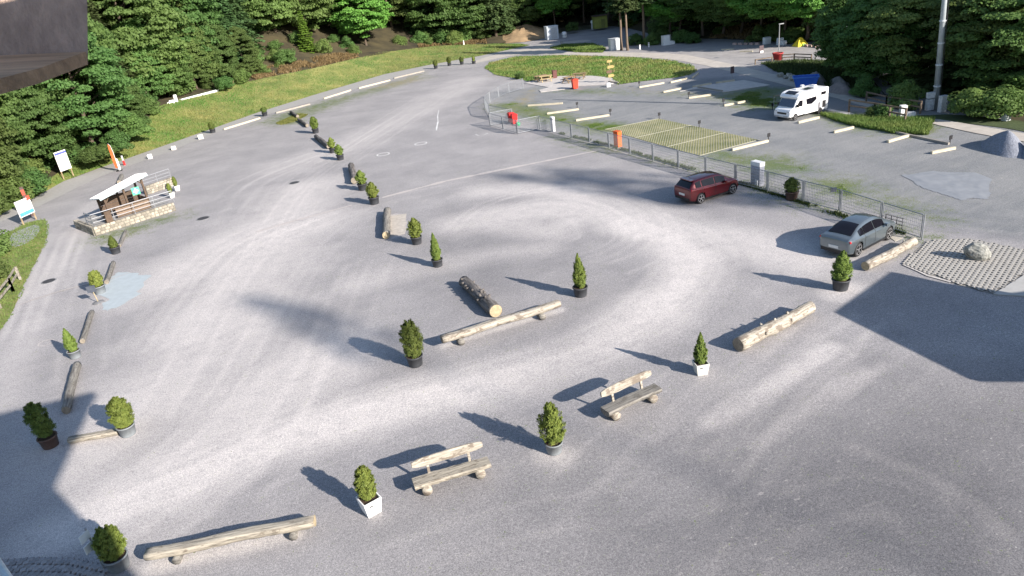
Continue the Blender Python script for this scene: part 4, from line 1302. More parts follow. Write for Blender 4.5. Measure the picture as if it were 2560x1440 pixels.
def frame_from(a, b):
    """local frame: origin under the middle, x along a->b"""
    a, b = np.asarray(a, float), np.asarray(b, float)
    c = (a + b) / 2
    return c, math.atan2(b[1] - a[1], b[0] - a[0]), float(np.hypot(*(b - a)[:2]))
def log_mesh(L, r0, r1, seed, flat=None, knots=0, sup=None, jit=.055):
    r = np.random.default_rng(seed); random.seed(seed)
    n = 25
    xs_ = np.linspace(-L / 2, L / 2, n)
    pts = np.c_[xs_, .02 * np.sin(xs_ * 1.3 + seed), .015 * np.sin(xs_ * 2.1 + seed)]
    mb = MB(); mb.tube(pts, np.linspace(r0, r1, n) * (1 + r.normal(size=n) * .03), 14, True, jit, flat)
    for k in range(knots):
        x = r.uniform(-L * .47, L * .47); a = r.uniform(.1, 3.0)
        d = np.array([r.normal() * .2, math.cos(a), math.sin(a)]); d /= np.linalg.norm(d)
        rr = r0 + (r1 - r0) * (x / L + .5); c = np.array([x, 0, 0]) + d * rr * .85
        mb.tube([c, c + d * rr * .45], [rr * .28, rr * .16], 7)
    return mb
def log(pa, pb, rad, label, seed, m=M_WOODG, z=None, supports=(), flat=None, knots=0, cut=M_CUTG, name="log", rad2=None, cat="log", group="logs lying round the car park"):
    """pa, pb: photo coordinates of the two end centres"""
    zz = rad if z is None else z
    a, b = G(*pa, zz), G(*pb, zz)
    c, rz, L = frame_from(a, b)
    r1 = rad2 or rad
    t = thing(name, label, cat, (c[0], c[1], 0), rz, group)
    o = log_mesh(L, rad, r1, seed, flat, knots).build("trunk", m, t, True); o.location = (0, 0, zz)
    for s, rr in ((-1, rad), (1, r1)):
        e = MB().tube([(s * (L / 2 - .01), 0, 0), (s * (L / 2 + .008), 0, 0)], rr * .93, 14, True, 0, None if flat is None else flat).build("cut_end", cut, t)
        e.location = (0, .02 * math.sin(s * L / 2 * 1.3 + seed), zz + .015 * math.sin(s * L / 2 * 2.1 + seed))
    for f, sr in supports:
        lo = zz - rad * .9
        mb = MB(); mb.tube([(f * L, -rad * 1.25, lo / 2), (f * L, rad * 1.25, lo / 2)], lo / 2 + .02, 12, True, .03)
        mb.build("support_log", M_WOODG, t, True)
    return t
log((366, 1386), (787, 1300), .21, "long pale half-log beam on two short blocks at the bottom left", 1, M_WOOD, .42, ((-.33, 1), (.36, 1)), .55, name="log_beam", cut=M_CUT)
log((1104, 848), (1398, 758), .22, "long bleached log raised on two short blocks in the middle", 2, M_WOODP, .48, ((-.36, 1), (.33, 1)), .7, name="log_beam", cut=M_CUTG)
log((1160, 703), (1240, 778), .31, "thick knotty dark bark log in the middle touching the bleached log", 3, M_WOODB, None, (), None, 14, M_CUT, rad2=.36)
log((1846, 862), (2027, 768), .32, "thick pale barkless log lying at right beside the cream planter", 4, M_WOODP, None, (), None, 5, M_CUTG, rad2=.27)
log((2164, 666), (2285, 604), .24, "pale log lying right of the silver-grey car near the fence end", 5, M_WOODP, None, (), None, 2, M_CUT)
log((968, 526), (965, 588), .27, "grey round log beside the pale sand patch", 6, M_WOODG, None, (), None, 0, M_CUT)
log((878, 414), (886, 452), .30, "short thick dark log in the middle row above two thujas", 7, M_WOODB, None, (), None, 1)
log((790, 341), (822, 366), .26, "dark log between the first and second small thujas", 8, M_WOODB)
log((747, 299), (768, 314), .22, "short dark log below the heap of cut grass", 9, M_WOODB)
log((727, 280), (744, 291), .22, "short dark log behind the heap of cut grass near the road", 10, M_WOODB)
log((192, 912), (164, 1026), .19, "grey log along the left lane half in the building's shadow", 11, M_WOODG)
log((230, 780), (205, 853), .14, "slim grey log along the left lane below the leaning sign", 12, M_WOODG)
log((284, 657), (266, 705), .15, "grey log along the left lane at the cement patch", 13, M_WOODG)
log((314, 578), (299, 614), .12, "slim grey log along the left lane below the shelter", 14, M_WOODG)
log((304, 438), (298, 455), .2, "small dark log left behind the shelter roof", 15, M_WOODG)
log((172, 1101), (296, 1076), .17, "weathered low log ending at the bottom left thuja, half in shadow", 16, M_WOOD, None, (), .6)

def bench(pa, pb, label, seed):
    """pa, pb: photo coordinates of the two foot logs' front ends"""
    a, b = G(*pa), G(*pb)
    c, rz, L0 = frame_from(a, b)
    t = thing("log_bench", label, "bench", (c[0], c[1], 0), rz, "rustic log benches")
    L = L0 * 1.42; D = .62
    for s in (-1, 1):
        mb = MB(); mb.tube([(s * L0 / 2, .02, .17), (s * L0 / 2, D, .17)], .17, 14, True, .03)
        mb.build("foot_log", M_WOODP, t, True)
    mb = log_mesh(L, .30, .28, seed, .25, 0); o = mb.build("seat", M_WOODG if seed == 71 else M_WOOD, t)
    o.location = (0, D * .42, .47)
    o.scale = (1, .92, .75)
    n = 13; xs_ = np.linspace(-L * .47, L * .47, n)
    w = .17 * np.array([.55, .85, .95, 1, 1.05, 1, .98, 1.05, 1, .97, .95, .85, .55]) * (1 + np.random.default_rng(seed).normal(size=n) * .04)
    mb = MB(); V, F = [], []
    bow = .05 * np.cos(xs_ * 2.2 / L)
    for y in (-.045, .045):
        for s in (-1, 1):
            for k in range(n):
                V.append((xs_[k], y + bow[k] - .05, s * w[k]))
    for k in range(n - 1):
        F += [(k, k + 1, n + k + 1, n + k), (2 * n + k, 3 * n + k, 3 * n + k + 1, 2 * n + k + 1), (k, 2 * n + k, 2 * n + k + 1, k + 1), (n + k, n + k + 1, 3 * n + k + 1, 3 * n + k)]
    F += [(0, n, 3 * n, 2 * n), (n - 1, 3 * n - 1, 4 * n - 1, 2 * n - 1)]
    o = mb.add(V, F).build("backrest", M_WOODP, t); o.location = (0, D * .95, 1.0); o.rotation_euler = (-.16, 0, 0)
    md = o.modifiers.new("b", 'BEVEL'); md.width = .02; md.segments = 2
    for s in (-1, 1):
        MB().bar((s * L * .27, D * .80, .35), (s * L * .27, D * .98, 1.05), .09, .07, (0, 1, 0)).build("back_post", M_WOODP, t)
bench((1545, 1052), (1638, 1008), "rustic log bench with backrest in the lower middle beside the cream planter", 71)
bench((1072, 1240), (1205, 1198), "rustic log bench with backrest nearest the camera, beside the white planter", 72)

M_BEAM = mat("sawn_timber", (0.50, 0.45, 0.34), .85, .2, 2, .3, 20, stretch=(.6, 4, 4))
M_BEAMD = mat("grey_sawn_timber", (0.30, 0.275, 0.24), .9, .25, 2, .3, 20, stretch=(.6, 4, 4))
M_BLACK = mat("black_plastic", (.02, .02, .022), .5, .2)
def beam(pa, pb, label, m=M_BEAM, w=.2, hh=.2, lamp=None, group="timber beams marking the bays"):
    a, b = G(*pa), G(*pb); c, rz, L = frame_from(a, b)
    t = thing("timber_beam", label, "timber beam", (c[0], c[1], 0), rz, group)
    mb = MB(); mb.box((0, 0, hh / 2), (L, w, hh))
    o = mb.build("beam", m, t); md = o.modifiers.new("b", 'BEVEL'); md.width = .012; md.segments = 2
    for s in (-.4, .4):
        MB().lathe([(.025, hh - .01), (.025, hh + .006), (.012, hh + .012)], 8, (s * L, 0, 0)).build("bolt", mat("rusty_steel", (.12, .07, .05), .7), t)
def marker(px, label, tall=.55):
    c = G(*px)
    t = thing("bay_marker", label, "marker post", tuple(c), 0.35, "small black bay markers")
    MB().box((0, 0, tall / 2 - .05), (.05, .05, tall)).build("stake", M_BLACK, t)
    MB().box((0, -.03, tall - .02), (.28, .05, .3)).build("number_plate", M_BLACK, t)
for a, b, lab in [
    ((1320, 266), (1407, 260), "pale timber beam left behind the bin pen, topmost of three beside the fence"),
    ((1368, 286), (1447, 275), "middle pale timber beam of three beside the fence left of the turf pavers"),
    ((1440, 303), (1523, 290), "lowest pale timber beam of three left of the turf pavers"),
    ((1598, 220), (1660, 209), "pale timber beam right of the concrete terrace"),
    ((1676, 208), (1717, 198), "pale timber beam at the right tip of the grass island"),
    ((1731, 196), (1745, 185), "short timber beam curving round the grass island's right tip"),
    ((1658, 232), (1703, 223), "pale timber beam along the left edge of the concrete pad"),
    ((1732, 219), (1778, 211), "pale timber beam at the top left of the concrete pad"),
    ((1790, 209), (1836, 203), "pale timber beam at the foot of the black sign"),
    ((1722, 247), (1777, 239), "pale timber beam below the concrete pad"),
    ((1810, 266), (1862, 256), "pale yellow timber beam left of the motorhome"),
    ((1830, 377), (1920, 355), "pale timber beam at the lower right edge of the turf pavers"),
    ((1995, 309), (2047, 296), "pale timber beam under the motorhome's front wheel"),
    ((2084, 333), (2133, 321), "pale timber beam right of the motorhome on open gravel"),
    ((2219, 357), (2270, 342), "pale timber beam below the grass at the railing"),
    ((2328, 385), (2387, 373), "rightmost pale timber beam on the gravel"),
    ((1804, 126), (1835, 125), "far left timber beam on the distant car park"), ((1850, 131), (1882, 130), "far right timber beam on the distant car park")]:
    beam(a, b, lab)
beam((1745, 220), (1806, 230), "dark timber beam lying across the concrete pad", M_BEAMD)
beam((2225, 330), (2372, 362), "long dark timber edging along the grass right of the motorhome", M_BEAMD, .16, .16)
for a, b, lab in [
    ((560, 325), (650, 297), "leftmost pale roadside timber right of the first potted shrub"),
    ((690, 284), (775, 262), "roadside timber above the heap of cut grass"),
    ((810, 248), (877, 227), "roadside timber third from left along the road"),
    ((897, 222), (975, 202), "roadside timber fourth from left along the road"),
    ((985, 197), (1060, 179), "far roadside timber before the four pots")]:
    beam(a, b, lab, M_BEAM if a[0] in (560, 810, 897) else M_BEAMD, .22, .22, None, "timber beams along the road")
for px, lab in [((1443, 270), "black bay marker at the end of the middle of three beams"), ((1526, 288), "black bay marker at the end of the lowest of three beams"),
                ((1648, 298), "black bay marker at the turf pavers' top corner"), ((1748, 319), "black bay marker at the turf pavers' upper edge"),
                ((1921, 353), "black bay marker at the turf pavers' right corner"), ((1598, 216), "black bay marker right of the concrete terrace"),
                ((1722, 245), "black bay marker below the concrete pad"), ((1808, 263), "black bay marker left of the motorhome"),
                ((2374, 361), "black bay marker right end of the long dark edging"), ((1931, 275), "black bay marker close to the motorhome's front left")]:
    marker(px, lab)

# ================================================================== FENCE
M_GALV = mat("galvanised_steel", (0.26, 0.275, 0.295), .55, .15, 5, metal=.35)
def fence_run(posts, t, hh=1.42, pr=.035, bottom=True):
    for p in posts:
        MB().tube([(p[0], p[1], 0), (p[0], p[1], hh + .04)], pr, 8).build("post", M_GALV, t)
    for a, b in zip(posts[:-1], posts[1:]):
        a, b = np.array([a[0], a[1], 0]), np.array([b[0], b[1], 0])
        d = b - a; L = np.linalg.norm(d); u = d / L
        a2, b2 = a + u * .10, b - u * .10
        z0, z1 = .12, hh
        mb = MB()
        for z in (z0, z1):
            mb.tube([a2 + [0, 0, z], b2 + [0, 0, z]], .026, 6)
        for q in (a2, b2):
            mb.tube([q + [0, 0, z0], q + [0, 0, z1]], .026, 6)
        fr = mb.build("panel_frame", M_GALV, t)
        mb = MB(); n = max(2, int(L / .13))
        for k in range(1, n):
            q = a2 + (b2 - a2) * k / n
            mb.bar(q + [0, 0, z0], q + [0, 0, z1], .012, .012, (1, 0, 0))
        for z in np.arange(z0 + .16, z1, .2):
            mb.bar(a2 + [0, 0, z], b2 + [0, 0, z], .012, .012)
        mb.build("wire_mesh", M_GALV, fr)
FT = [(1346, 290), (1426, 310), (1471, 320), (1520, 332.5), (1572.5, 346), (1631, 360.5), (1695, 376), (1764, 393), (1839, 411), (1920, 429), (2010, 452.5), (2104, 475), (2207.5, 506), (2312.5, 537.5)]
fp = [G(x, y, 1.42) for x, y in FT]
ft = thing("mesh_fence", "long grey steel mesh fence running behind the red and the grey car", "fence")
fence_run(fp, ft)
s = G(2082, 476, 1.2)
MB().box(s + np.array([.02, -.05, .05]), (.36, .02, .28)).build("notice_plate", mat("dark_notice", (.06, .07, .09)), ft)
pen = [G(x, y, 1.42) for x, y in [(1346, 290), (1290, 301), (1221, 283), (1279, 272)]]
pt = thing("bin_pen_fence", "mesh fence panels set at angles round the red bins", "fence")
fence_run([pen[1] + (pen[0] - pen[1]) * .0, pen[0] + (pen[1] - pen[0]) * .06], pt)
fence_run([pen[1], (pen[1] + pen[2]) / 2 + 0 * pen[1], pen[2]], pt); fence_run([pen[2], pen[3]], pt)
arc = [G(x, y, 1.42) for x, y in [(1306, 196), (1270, 206), (1244, 217), (1222, 230), (1209, 242), (1221, 262), (1277, 274)]]
at_ = thing("curved_mesh_fence", "curved run of mesh fence panels left of the gravel bays", "fence")
fence_run(arc, at_, 1.4)
# gate lattice lying against the fence end, right of the grey car
lt_ = G(2236, 566, 0)

# ================================================================== BINS, BOXES, PILLARS
def wheelie(px, label, m, rz=.3, hh=1.1, w=.6):
    c = G(*px); t = thing("wheelie_bin", label, "bin", tuple(c), rz, "red bins")
    V = []
    for z, k in ((.08, .8), (hh * .92, 1)):
        V += [(-w / 2 * k, -w * .55 * k, z), (w / 2 * k, -w * .55 * k, z), (w / 2 * k, w * .55 * k, z), (-w / 2 * k, w * .55 * k, z)]
    MB().add(V, [(3, 2, 1, 0), (4, 5, 6, 7), (0, 1, 5, 4), (1, 2, 6, 5), (2, 3, 7, 6), (3, 0, 4, 7)]).build("body", m, t)
    mb = MB(); mb.box((0, -.02, hh * .95), (w * 1.08, w * 1.2, .06)); mb.box((0, -.02, hh * 1.0), (w * .9, w * 1.0, .05), taper=.8); mb.build("lid", m, t)
    MB().bar((-w * .4, w * .62, hh * .95), (w * .4, w * .62, hh * .95), .04, .04).build("handle", M_BLACK, t)
    for s_ in (-1, 1):
        MB().lathe([(.1, -.03), (.1, .03)], 14, (s_ * w * .42, w * .45, .1), 'y').build("wheel", M_BLACK, t)
M_RED = mat("red_plastic", (.55, .022, .02), .5, .1); M_ORANGE = mat("orange_paint", (.70, .13, .025), .5, .1)
wheelie((1279, 306), "left red wheelie bin inside the bin pen", M_RED, .3)
wheelie((1287, 310), "right red wheelie bin inside the bin pen", M_RED, .25)
wheelie((1438, 222), "red bin standing at the concrete terrace's front edge", mat("signal_red", (.68, .06, .03), .5, .1), .2, 1.25, .75)
c = G(1296, 314)
t = thing("green_can", "small green watering can on the ground inside the bin pen", "watering can", tuple(c), .4)
mg = mat("green_plastic", (.02, .28, .12), .5)
MB().lathe([(.17, 0), (.19, .05), (.18, .3), (.12, .36)], 14).build("body", mg, t, True)
MB().tube([(.15, 0, .08), (.34, 0, .3)], [.035, .02], 6).build("spout", mg, t); MB().tube([(-.17, 0, .1), (-.28, 0, .22), (-.15, 0, .36), (.05, 0, .42)], .02, 6).build("handle", mg, t)
def cabinet(px, w, d, hh, label, m, rz, name="cabinet", lid=None, z=0):
    c = G(*px, z); t = thing(name, label, "cabinet", tuple(c), rz)
    o = MB().box((0, 0, hh / 2), (w, d, hh)).build("body", m, t); md = o.modifiers.new("b", 'BEVEL'); md.width = .02; md.segments = 2
    MB().box((0, -.02, hh + .03), (w * 1.06, d * 1.1, .06)).build("cap", lid or m, t)
    MB().box((0, -d / 2 - .006, hh * .52), (w * .84, .012, hh * .8)).build("door", m, t)
    MB().box((w * .3, -d / 2 - .02, hh * .55), (.03, .03, .14)).build("handle", M_BLACK, t)
    return t
M_WHITE = mat("white_enamel", (.74, .74, .73), .45, .05)
ori = math.atan2(fp[-1][1] - fp[0][1], fp[-1][0] - fp[0][0])
cabinet((1545, 366), .62, .45, 1.35, "bright orange cabinet right behind the mesh fence", M_ORANGE, ori + .1, lid=mat("dark_orange", (.5, .09, .02)))
cabinet((1384, 329), .45, .3, 1.45, "white and grey pillar cabinet at the fence left of the orange cabinet", mat("light_grey", (.5, .5, .52), .5, .08), ori, lid=M_WHITE)
c = G(1893, 462); t = thing("service_pillar", "white topped louvred service pillar in the fence right of the red car", "cabinet", tuple(c), ori)
MB().box((0, 0, .7), (.85, .42, 1.4)).build("body", mat("lavender_grey", (.36, .37, .42), .5), t)
MB().box((0, 0, 1.54), (.88, .46, .28)).build("cap", M_WHITE, t)
for k in range(6):
    MB().bar((-.38, -.225, .25 + k * .2), (.38, -.225, .25 + k * .2), .03, .05).build("louvre", mat("pale_louvre", (.44, .45, .5), .5), t)
MB().box((.2, -.27, .25), (.22, .08, .45)).build("meter_box", M_WHITE, t)

# ================================================================== SIGNS
M_POSTG = mat("steel_post", (.33, .34, .35), .5, .1, metal=.5)
M_BOARDW = mat("white_board", (.80, .80, .79), .5, .03)
def board(px_l, px_r, z0, z1, label, name="sign_board", face=None, m=M_BOARDW, z=0, cat="sign", posts=True):
    """a board between two feet"""
    a, b = G(*px_l, z), G(*px_r, z); c, rz, L = frame_from(a, b)
    t = thing(name, label, cat, (c[0], c[1], z), rz)
    if posts:
        for s_ in (-.46, .46):
            MB().box((s_ * L, .06, z1 / 2), (.09, .09, z1)).build("post", mat("post_wood", (.33, .25, .15), .9, .3, 3), t)
    MB().box((0, 0, (z0 + z1) / 2), (L * 1.04, .05, z1 - z0)).build("panel", m, t)
    return t, L
t, L = board((160, 449), (186, 439), .9, 3.0, "white billboard with blue top edge on two posts left beside the road", z=.2)
MB().box((0, -.03, 2.78), (L * 1.02, .03, .22)).build("header_strip", mat("blue_print", (.10, .12, .42), .5), t)
t, L = board((60, 564), (94, 548), .7, 2.15, "tilted white map board with blue lower band at the left picture edge", face=1)
mbp = mat("blue_band", (.10, .33, .50), .5, .2, 2)
MB().box((0, -.03, .93), (L * .98, .012, .32)).build("blue_band", mbp, t)
for x, z, a in ((-.5, 1.75, -.9), (.45, 1.85, .6)):
    pts = [(x + .25 * (k / 6 - .5) , -.032, z + .22 * math.sin(a + k * .5)) for k in range(7)]
    MB().tube([(p[0], p[1], p[2]) for p in pts], .025, 5).build("printed_curve", mat("dark_print", (.06, .07, .09)), t)
MB().box((L * .42, -.035, 2.1), (.36, .02, .4)).build("red_patch", mat("red_print", (.55, .08, .05)), t)
c = G(82, 540); t = thing("information_post", "dark red-topped post behind the map board's right end", "post", tuple(c), .5)
MB().box((0, 0, 1.4), (.28, .2, 2.8)).build("pillar", mat("dark_brown_paint", (.09, .055, .05), .7), t); MB().box((0, -.11, 2.3), (.26, .02, .5)).build("notice", mat("red_print", (.55, .08, .05)), t)
# feather flag
c = G(299, 427); t = thing("feather_flag", "tall orange feather flag at the road near the shelter", "flag", tuple(c), .35)
MB().tube([(0, 0, 0), (0, 0, 2.2), (-.06, 0, 2.9), (-.22, 0, 3.15)], [.03, .025, .02, .012], 6).build("pole", M_WHITE, t)
V, F = [], []; n = 16
for k in range(n):
    z = .35 + 2.7 * k / (n - 1); w = .30 if z < 2.3 else .30 * max(.08, 1 - ((z - 2.3) / .85) ** 2)
    x0 = -.02 if z < 2.2 else -.02 - .2 * ((z - 2.2) / .9) ** 2
    y = .05 * math.sin(z * 3)
    V += [(x0, y, z), (x0 - w, y + .04 * math.sin(z * 4), z), (x0, y + .015, z), (x0 - w, y + .04 * math.sin(z * 4) + .015, z)]
for k in range(n - 1):
    i = 4 * k; F += [(i, i + 1, i + 5, i + 4), (i + 2, i + 6, i + 7, i + 3), (i + 1, i + 3, i + 7, i + 5)]
MB().add(V, F).build("flag_cloth", mat("orange_cloth", (.60, .10, .025), .7, .08), t)
V = [(.03 + .16 * x, -.03, .1 + 1.25 * z) for x, z in ((0, 0), (1, 0), (1, 1), (0, 1.05))]; V += [(x, y + .03, z) for x, y, z in V]
MB().add(V, [(0, 1, 2, 3), (7, 6, 5, 4), (0, 4, 5, 1), (1, 5, 6, 2), (2, 6, 7, 3), (3, 7, 4, 0)]).build("white_panel", M_BOARDW, t)
MB().box((0, 0, .04), (.6, .6, .08)).build("base_plate", M_BLACK, t)
c = G(312, 413); t = thing("red_hydrant_post", "small red and white marker post beside the orange flag", "marker post", tuple(c), 0)
MB().lathe([(.12, 0), (.12, .5), (.08, .56)], 12).build("base", M_RED, t); MB().box((0, 0, .85), (.16, .1, .6)).build("head", mat("light_grey", (.5, .5, .52)), t)
# leaning sign on a foot by the cement patch
c = G(247, 757); t = thing("parking_sign", "grey sign on slim post with round foot beside the cement patch", "sign", tuple(c), .3)
MB().lathe([(.33, 0), (.33, .06), (.12, .11)], 20).build("foot", mat("grey_foot", (.17, .17, .175), .8), t); MB().tube([(0, 0, 0), (-.1, 0, 1.05)], .03, 8).build("post", mat("wood_post", (.34, .28, .18), .8), t)
MB().box((-.12, -.03, .98), (.5, .03, .42)).build("plate", mat("dark_notice", (.06, .07, .09)), t)
# small notice by the bottom-left thuja
c = G(262, 1425); t = thing("notice_stand", "small white notice plates on a post behind the bottom left thuja", "sign", tuple(c), 1.25)
MB().tube([(0, 0, 0), (0, 0, 1.75)], .03, 8).build("post", M_POSTG, t)
for z in (1.52, 1.1):
    MB().box((-.14, -.02, z), (.36, .02, .3)).build("notice_plate", mat("pale_blue_white", (.62, .68, .7), .5, .04), t)
def small_sign(px, tip, label, w, hh, m, z=0, wood=False):
    B = G(*px, z); H = rise(px, tip, z); t = thing("sign_post", label, "sign", tuple(B), .25)
    MB().tube([(0, 0, 0), (0, 0, H)], .045, 8).build("post", mat("wood_post", (.34, .28, .18), .8) if wood else M_POSTG, t)
    MB().box((0, -.05, H - hh / 2), (w, .04, hh)).build("panel", m, t)
    return t, H
small_sign((1830, 204), (1831, 166), "dark square sign on slim post above the concrete pad", .5, .8, mat("dark_brown_sign", (.08, .055, .06), .6))
t, H_ = small_sign((1903, 132), (1904, 114), "dark information sign with white foot on the far car park", .7, 1.0, mat("dark_brown_sign", (.08, .055, .06), .6))
MB().box((0, 0, .15), (.5, .3, .3)).build("foot", M_WHITE, t)
small_sign((1404, 112), (1403, 103), "small grey sign on the grass island at the road fork", .5, .5, M_POSTG)
t, H = small_sign((1526, 206), (1524, 150), "wooden signpost with stacked yellow arrow boards beside the terrace", .75, .3, mat("yellow_board", (.36, .27, .10), .7), wood=True)
my = mat("yellow_board", (.36, .27, .10), .7)
for k, (dz, w, mm) in enumerate([(.9, .8, my), (1.5, .8, mat("dark_board", (.13, .08, .05), .8)), (2.05, .7, my)]):
    mb = MB(); mb.box((.08 * (-1) ** k, -.05, H - dz), (w, .05, .36)); mb.hull([(w * .5 + .08, y, H - dz + zz) for y in (-.075, -.025) for zz in (-.18, .18)] + [(w * .5 + .3, -.05, H - dz)]); mb.build("arrow_board", mm, t)
# white marker stones and blocks
def block(px, w, d, hh, label, m=M_WHITE, z=0, rz=.4, name="marker_block", seed=1):
    B = G(*px, z); r = np.random.default_rng(seed)
    pts = [(sx * w / 2 * r.uniform(.8, 1), sy * d / 2 * r.uniform(.8, 1), (hh if sz else 0) * r.uniform(.88, 1)) for sx in (-1, 1) for sy in (-1, 1) for sz in (0, 1)]
    pts += [(sx * w * .38, sy * d * .38, hh * r.uniform(.95, 1.05)) for sx in (-1, 1) for sy in (-1, 1)]
    mb = MB().hull(pts); o = mb.build(name, m); o.location = B; o.rotation_euler = (0, 0, rz)
    tag(o, label, "stone block", "pale stone blocks along the road"); return o
MS = mat("pale_stone", (.55, .53, .48), .85, .15, 4, .3, 15)
block((503, 347), .7, .5, .55, "pale stone block right of the others at the road's edge", MS)
block((435, 374), .65, .5, .45, "pale stone block in the middle of three at the road's edge", MS, seed=2)
block((376, 396), .55, .45, .5, "pale stone block nearest the orange flag at the road's edge", M_WHITE, seed=3)
for px, tp, z, lab in [((804, 152), (803, 140), 2.9, "white marker post on the bank in front of the bracken"), ((1160, 112), (1159, 101), .9, "white marker post on the bank left of the clay"), ((1600, 124), (1600, 113), 0, "white marker post right of the pine pair"), ((1622, 118), (1622, 106), 0, "white marker post beside the single pine"), ((232, 386), (228, 367), .8, "pale stake at the verge left of the orange flag")]:
    B = G(*px, z); H = max(.8, rise(px, tp, z)); t = thing("marker_post", lab, "marker post", tuple(B), .2, "white marker posts")
    MB().box((0, 0, H / 2), (.22, .12, H)).build("shaft", M_WHITE, t); MB().box((0, 0, H * .82), (.225, .125, H * .08)).build("band", M_BLACK, t)
# white trough on the bank
a, b = G(452, 256, 2.6), G(545, 231, 2.6); c, rz, L = frame_from(a, b)
t = thing("water_trough", "long white trough on the grass bank below the trees", "trough", (c[0], c[1], 2.5), rz)
MB().box((0, 0, .3), (L, .5, .6)).build("trough", M_WHITE, t); MB().box((0, 0, .62), (L * .98, .34, .03)).build("water", mat("dark_water", (.05, .07, .07), .1), t)
for k, (px, w, hh, lab) in enumerate([((443, 259), .5, 1.3, "tall white canister at the left end of the white trough"), ((432, 262), .8, .7, "white sacks piled left of the white canister"), ((424, 264), .5, .5, "small white sack at the far left of the trough")]):
    block(px, w, .5, hh, lab, M_WHITE, 2.6, .3, "white_canister", 5 + k)
block((583, 214), .45, .35, .95, "brown post stump on the grass bank right of the trough", mat("red_wood", (.26, .13, .09), .9), 3.0, 0, "post_stump", 9)
# ================================================================== SHELTER
O = G(240, 590); E1 = G(440, 526)
sx = (E1 - O); SL = float(np.hypot(*sx[:2])); rzs = math.atan2(sx[1], sx[0])
sh = thing("shelter", "open wooden shelter with white roof on stone base beside the left lane", "shelter", tuple(O), rzs)
DEP = 4.6; PH = .72
M_STONE = mat("pale_wall_stone", (.30, .27, .22), .9, .35, 5, .5, 16, objrand=.38)
M_MORT = mat("mortar", (.17, .16, .13), .95, .2)
M_DWOOD = mat("dark_stained_wood", (.095, .065, .045), .85, .3, 3, .3, 18)
M_BWOOD = mat("brown_boards", (.22, .16, .115), .85, .25, 3, .3, 18, stretch=(1, 1, 6))
M_RAIL = mat("grey_rail", (.36, .37, .39), .5, .1, metal=.5)
stone_meshes = []
for k in range(5):
    r = np.random.default_rng(k)
    pts = [(x * r.uniform(.40, .5), y * r.uniform(.40, .5), z * r.uniform(.40, .5)) for x in (-1, 1) for y in (-1, 1) for z in (-1, 1)] + [(x * .34, y * .5, z * .34) for x in (-1, 1) for y in (-1, 1) for z in (-1, 1)]
    m_ = MB().hull(pts).mesh("stone"); m_.materials.append(M_STONE); stone_meshes.append(m_)
def stone_wall(p0, p1, hh, thick=.35):
    """core plus single stones, in the shelter's own frame"""
    p0, p1 = np.array(p0, float), np.array(p1, float); d = p1 - p0; L = np.linalg.norm(d); u = d / L; a = math.atan2(u[1], u[0])
    w = MB().bar((*p0, hh * .48), (*p1, hh * .48), thick * .8, hh * .94).build("stone_wall", M_MORT, sh)
    nc = max(2, round(hh / .21)); r = random.Random(int(L * 100))
    for c_ in range(nc):
        x = 0
        while x < L - .1:
            l = min(r.uniform(.26, .5), L - x)
            q = p0 + u * (x + l / 2)
            o = link("stone", r.choice(stone_meshes), None, w)
            o.location = (*q, (c_ + .5) * hh / nc); o.scale = (l * .97, thick * r.uniform(.95, 1.08), hh / nc * .95); o.rotation_euler = (0, 0, a)
            x += l
MB().box((SL * .5, DEP * .5, PH * .45), (SL - .1, DEP - .1, PH * .9)).build("platform", mat("platform_gravel", (.30, .29, .275), .9, .2, 5, .3, 20), sh)
stone_wall((0, .1), (SL, .1), PH); stone_wall((.1, .1), (.1, DEP), PH)
# house
hx0, hx1, hy0, hy1 = 1.75, 5.0, .75, 2.5
def rz_(x): return PH + 1.95 + (x - hx0) * .23
for x in (hx0, (hx0 + hx1) / 2, hx1):
    for y in (hy0, hy1):
        MB().box((x, y, (PH + rz_(x)) / 2 - (.14 if y == hy1 else 0)), (.15, .15, rz_(x) - PH - (.28 if y == hy1 else 0))).build("post", M_DWOOD, sh)
for k in range(4):
    z = PH + .12 + k * .22
    MB().bar((hx0 + .5, hy0 - .09, z), (hx1, hy0 - .09, z), .04, .205).build("front_board", M_BWOOD, sh)
    MB().bar((hx0, hy1 + .09, z), (hx1, hy1 + .09, z), .04, .205).build("back_board", M_DWOOD, sh)
    MB().bar((hx1 + .09, hy0, z), (hx1 + .09, hy1, z), .04, .205).build("side_board", M_BWOOD, sh)
MB().box(((hx0 + hx1) / 2, hy1 - .3, PH + .45), (hx1 - hx0 - .4, .45, .08)).build("bench_seat", M_DWOOD, sh)
for x in (hx0, hx1):
    MB().bar((x, hy0, rz_(x) - .6), (x + (.45 if x == hx0 else -.45), hy0, rz_(x + (.45 if x == hx0 else -.45)) - .05), .09, .09).build("brace", M_DWOOD, sh)
MB().bar((hx0 - .2, hy0, rz_(hx0 - .2)), (hx1 + .2, hy0, rz_(hx1 + .2)), .12, .16).build("front_plate", M_DWOOD, sh)
MB().bar((hx0 - .2, hy1, rz_(hx0 - .2) - .28), (hx1 + .2, hy1, rz_(hx1 + .2) - .28), .12, .16).build("back_plate", M_DWOOD, sh)
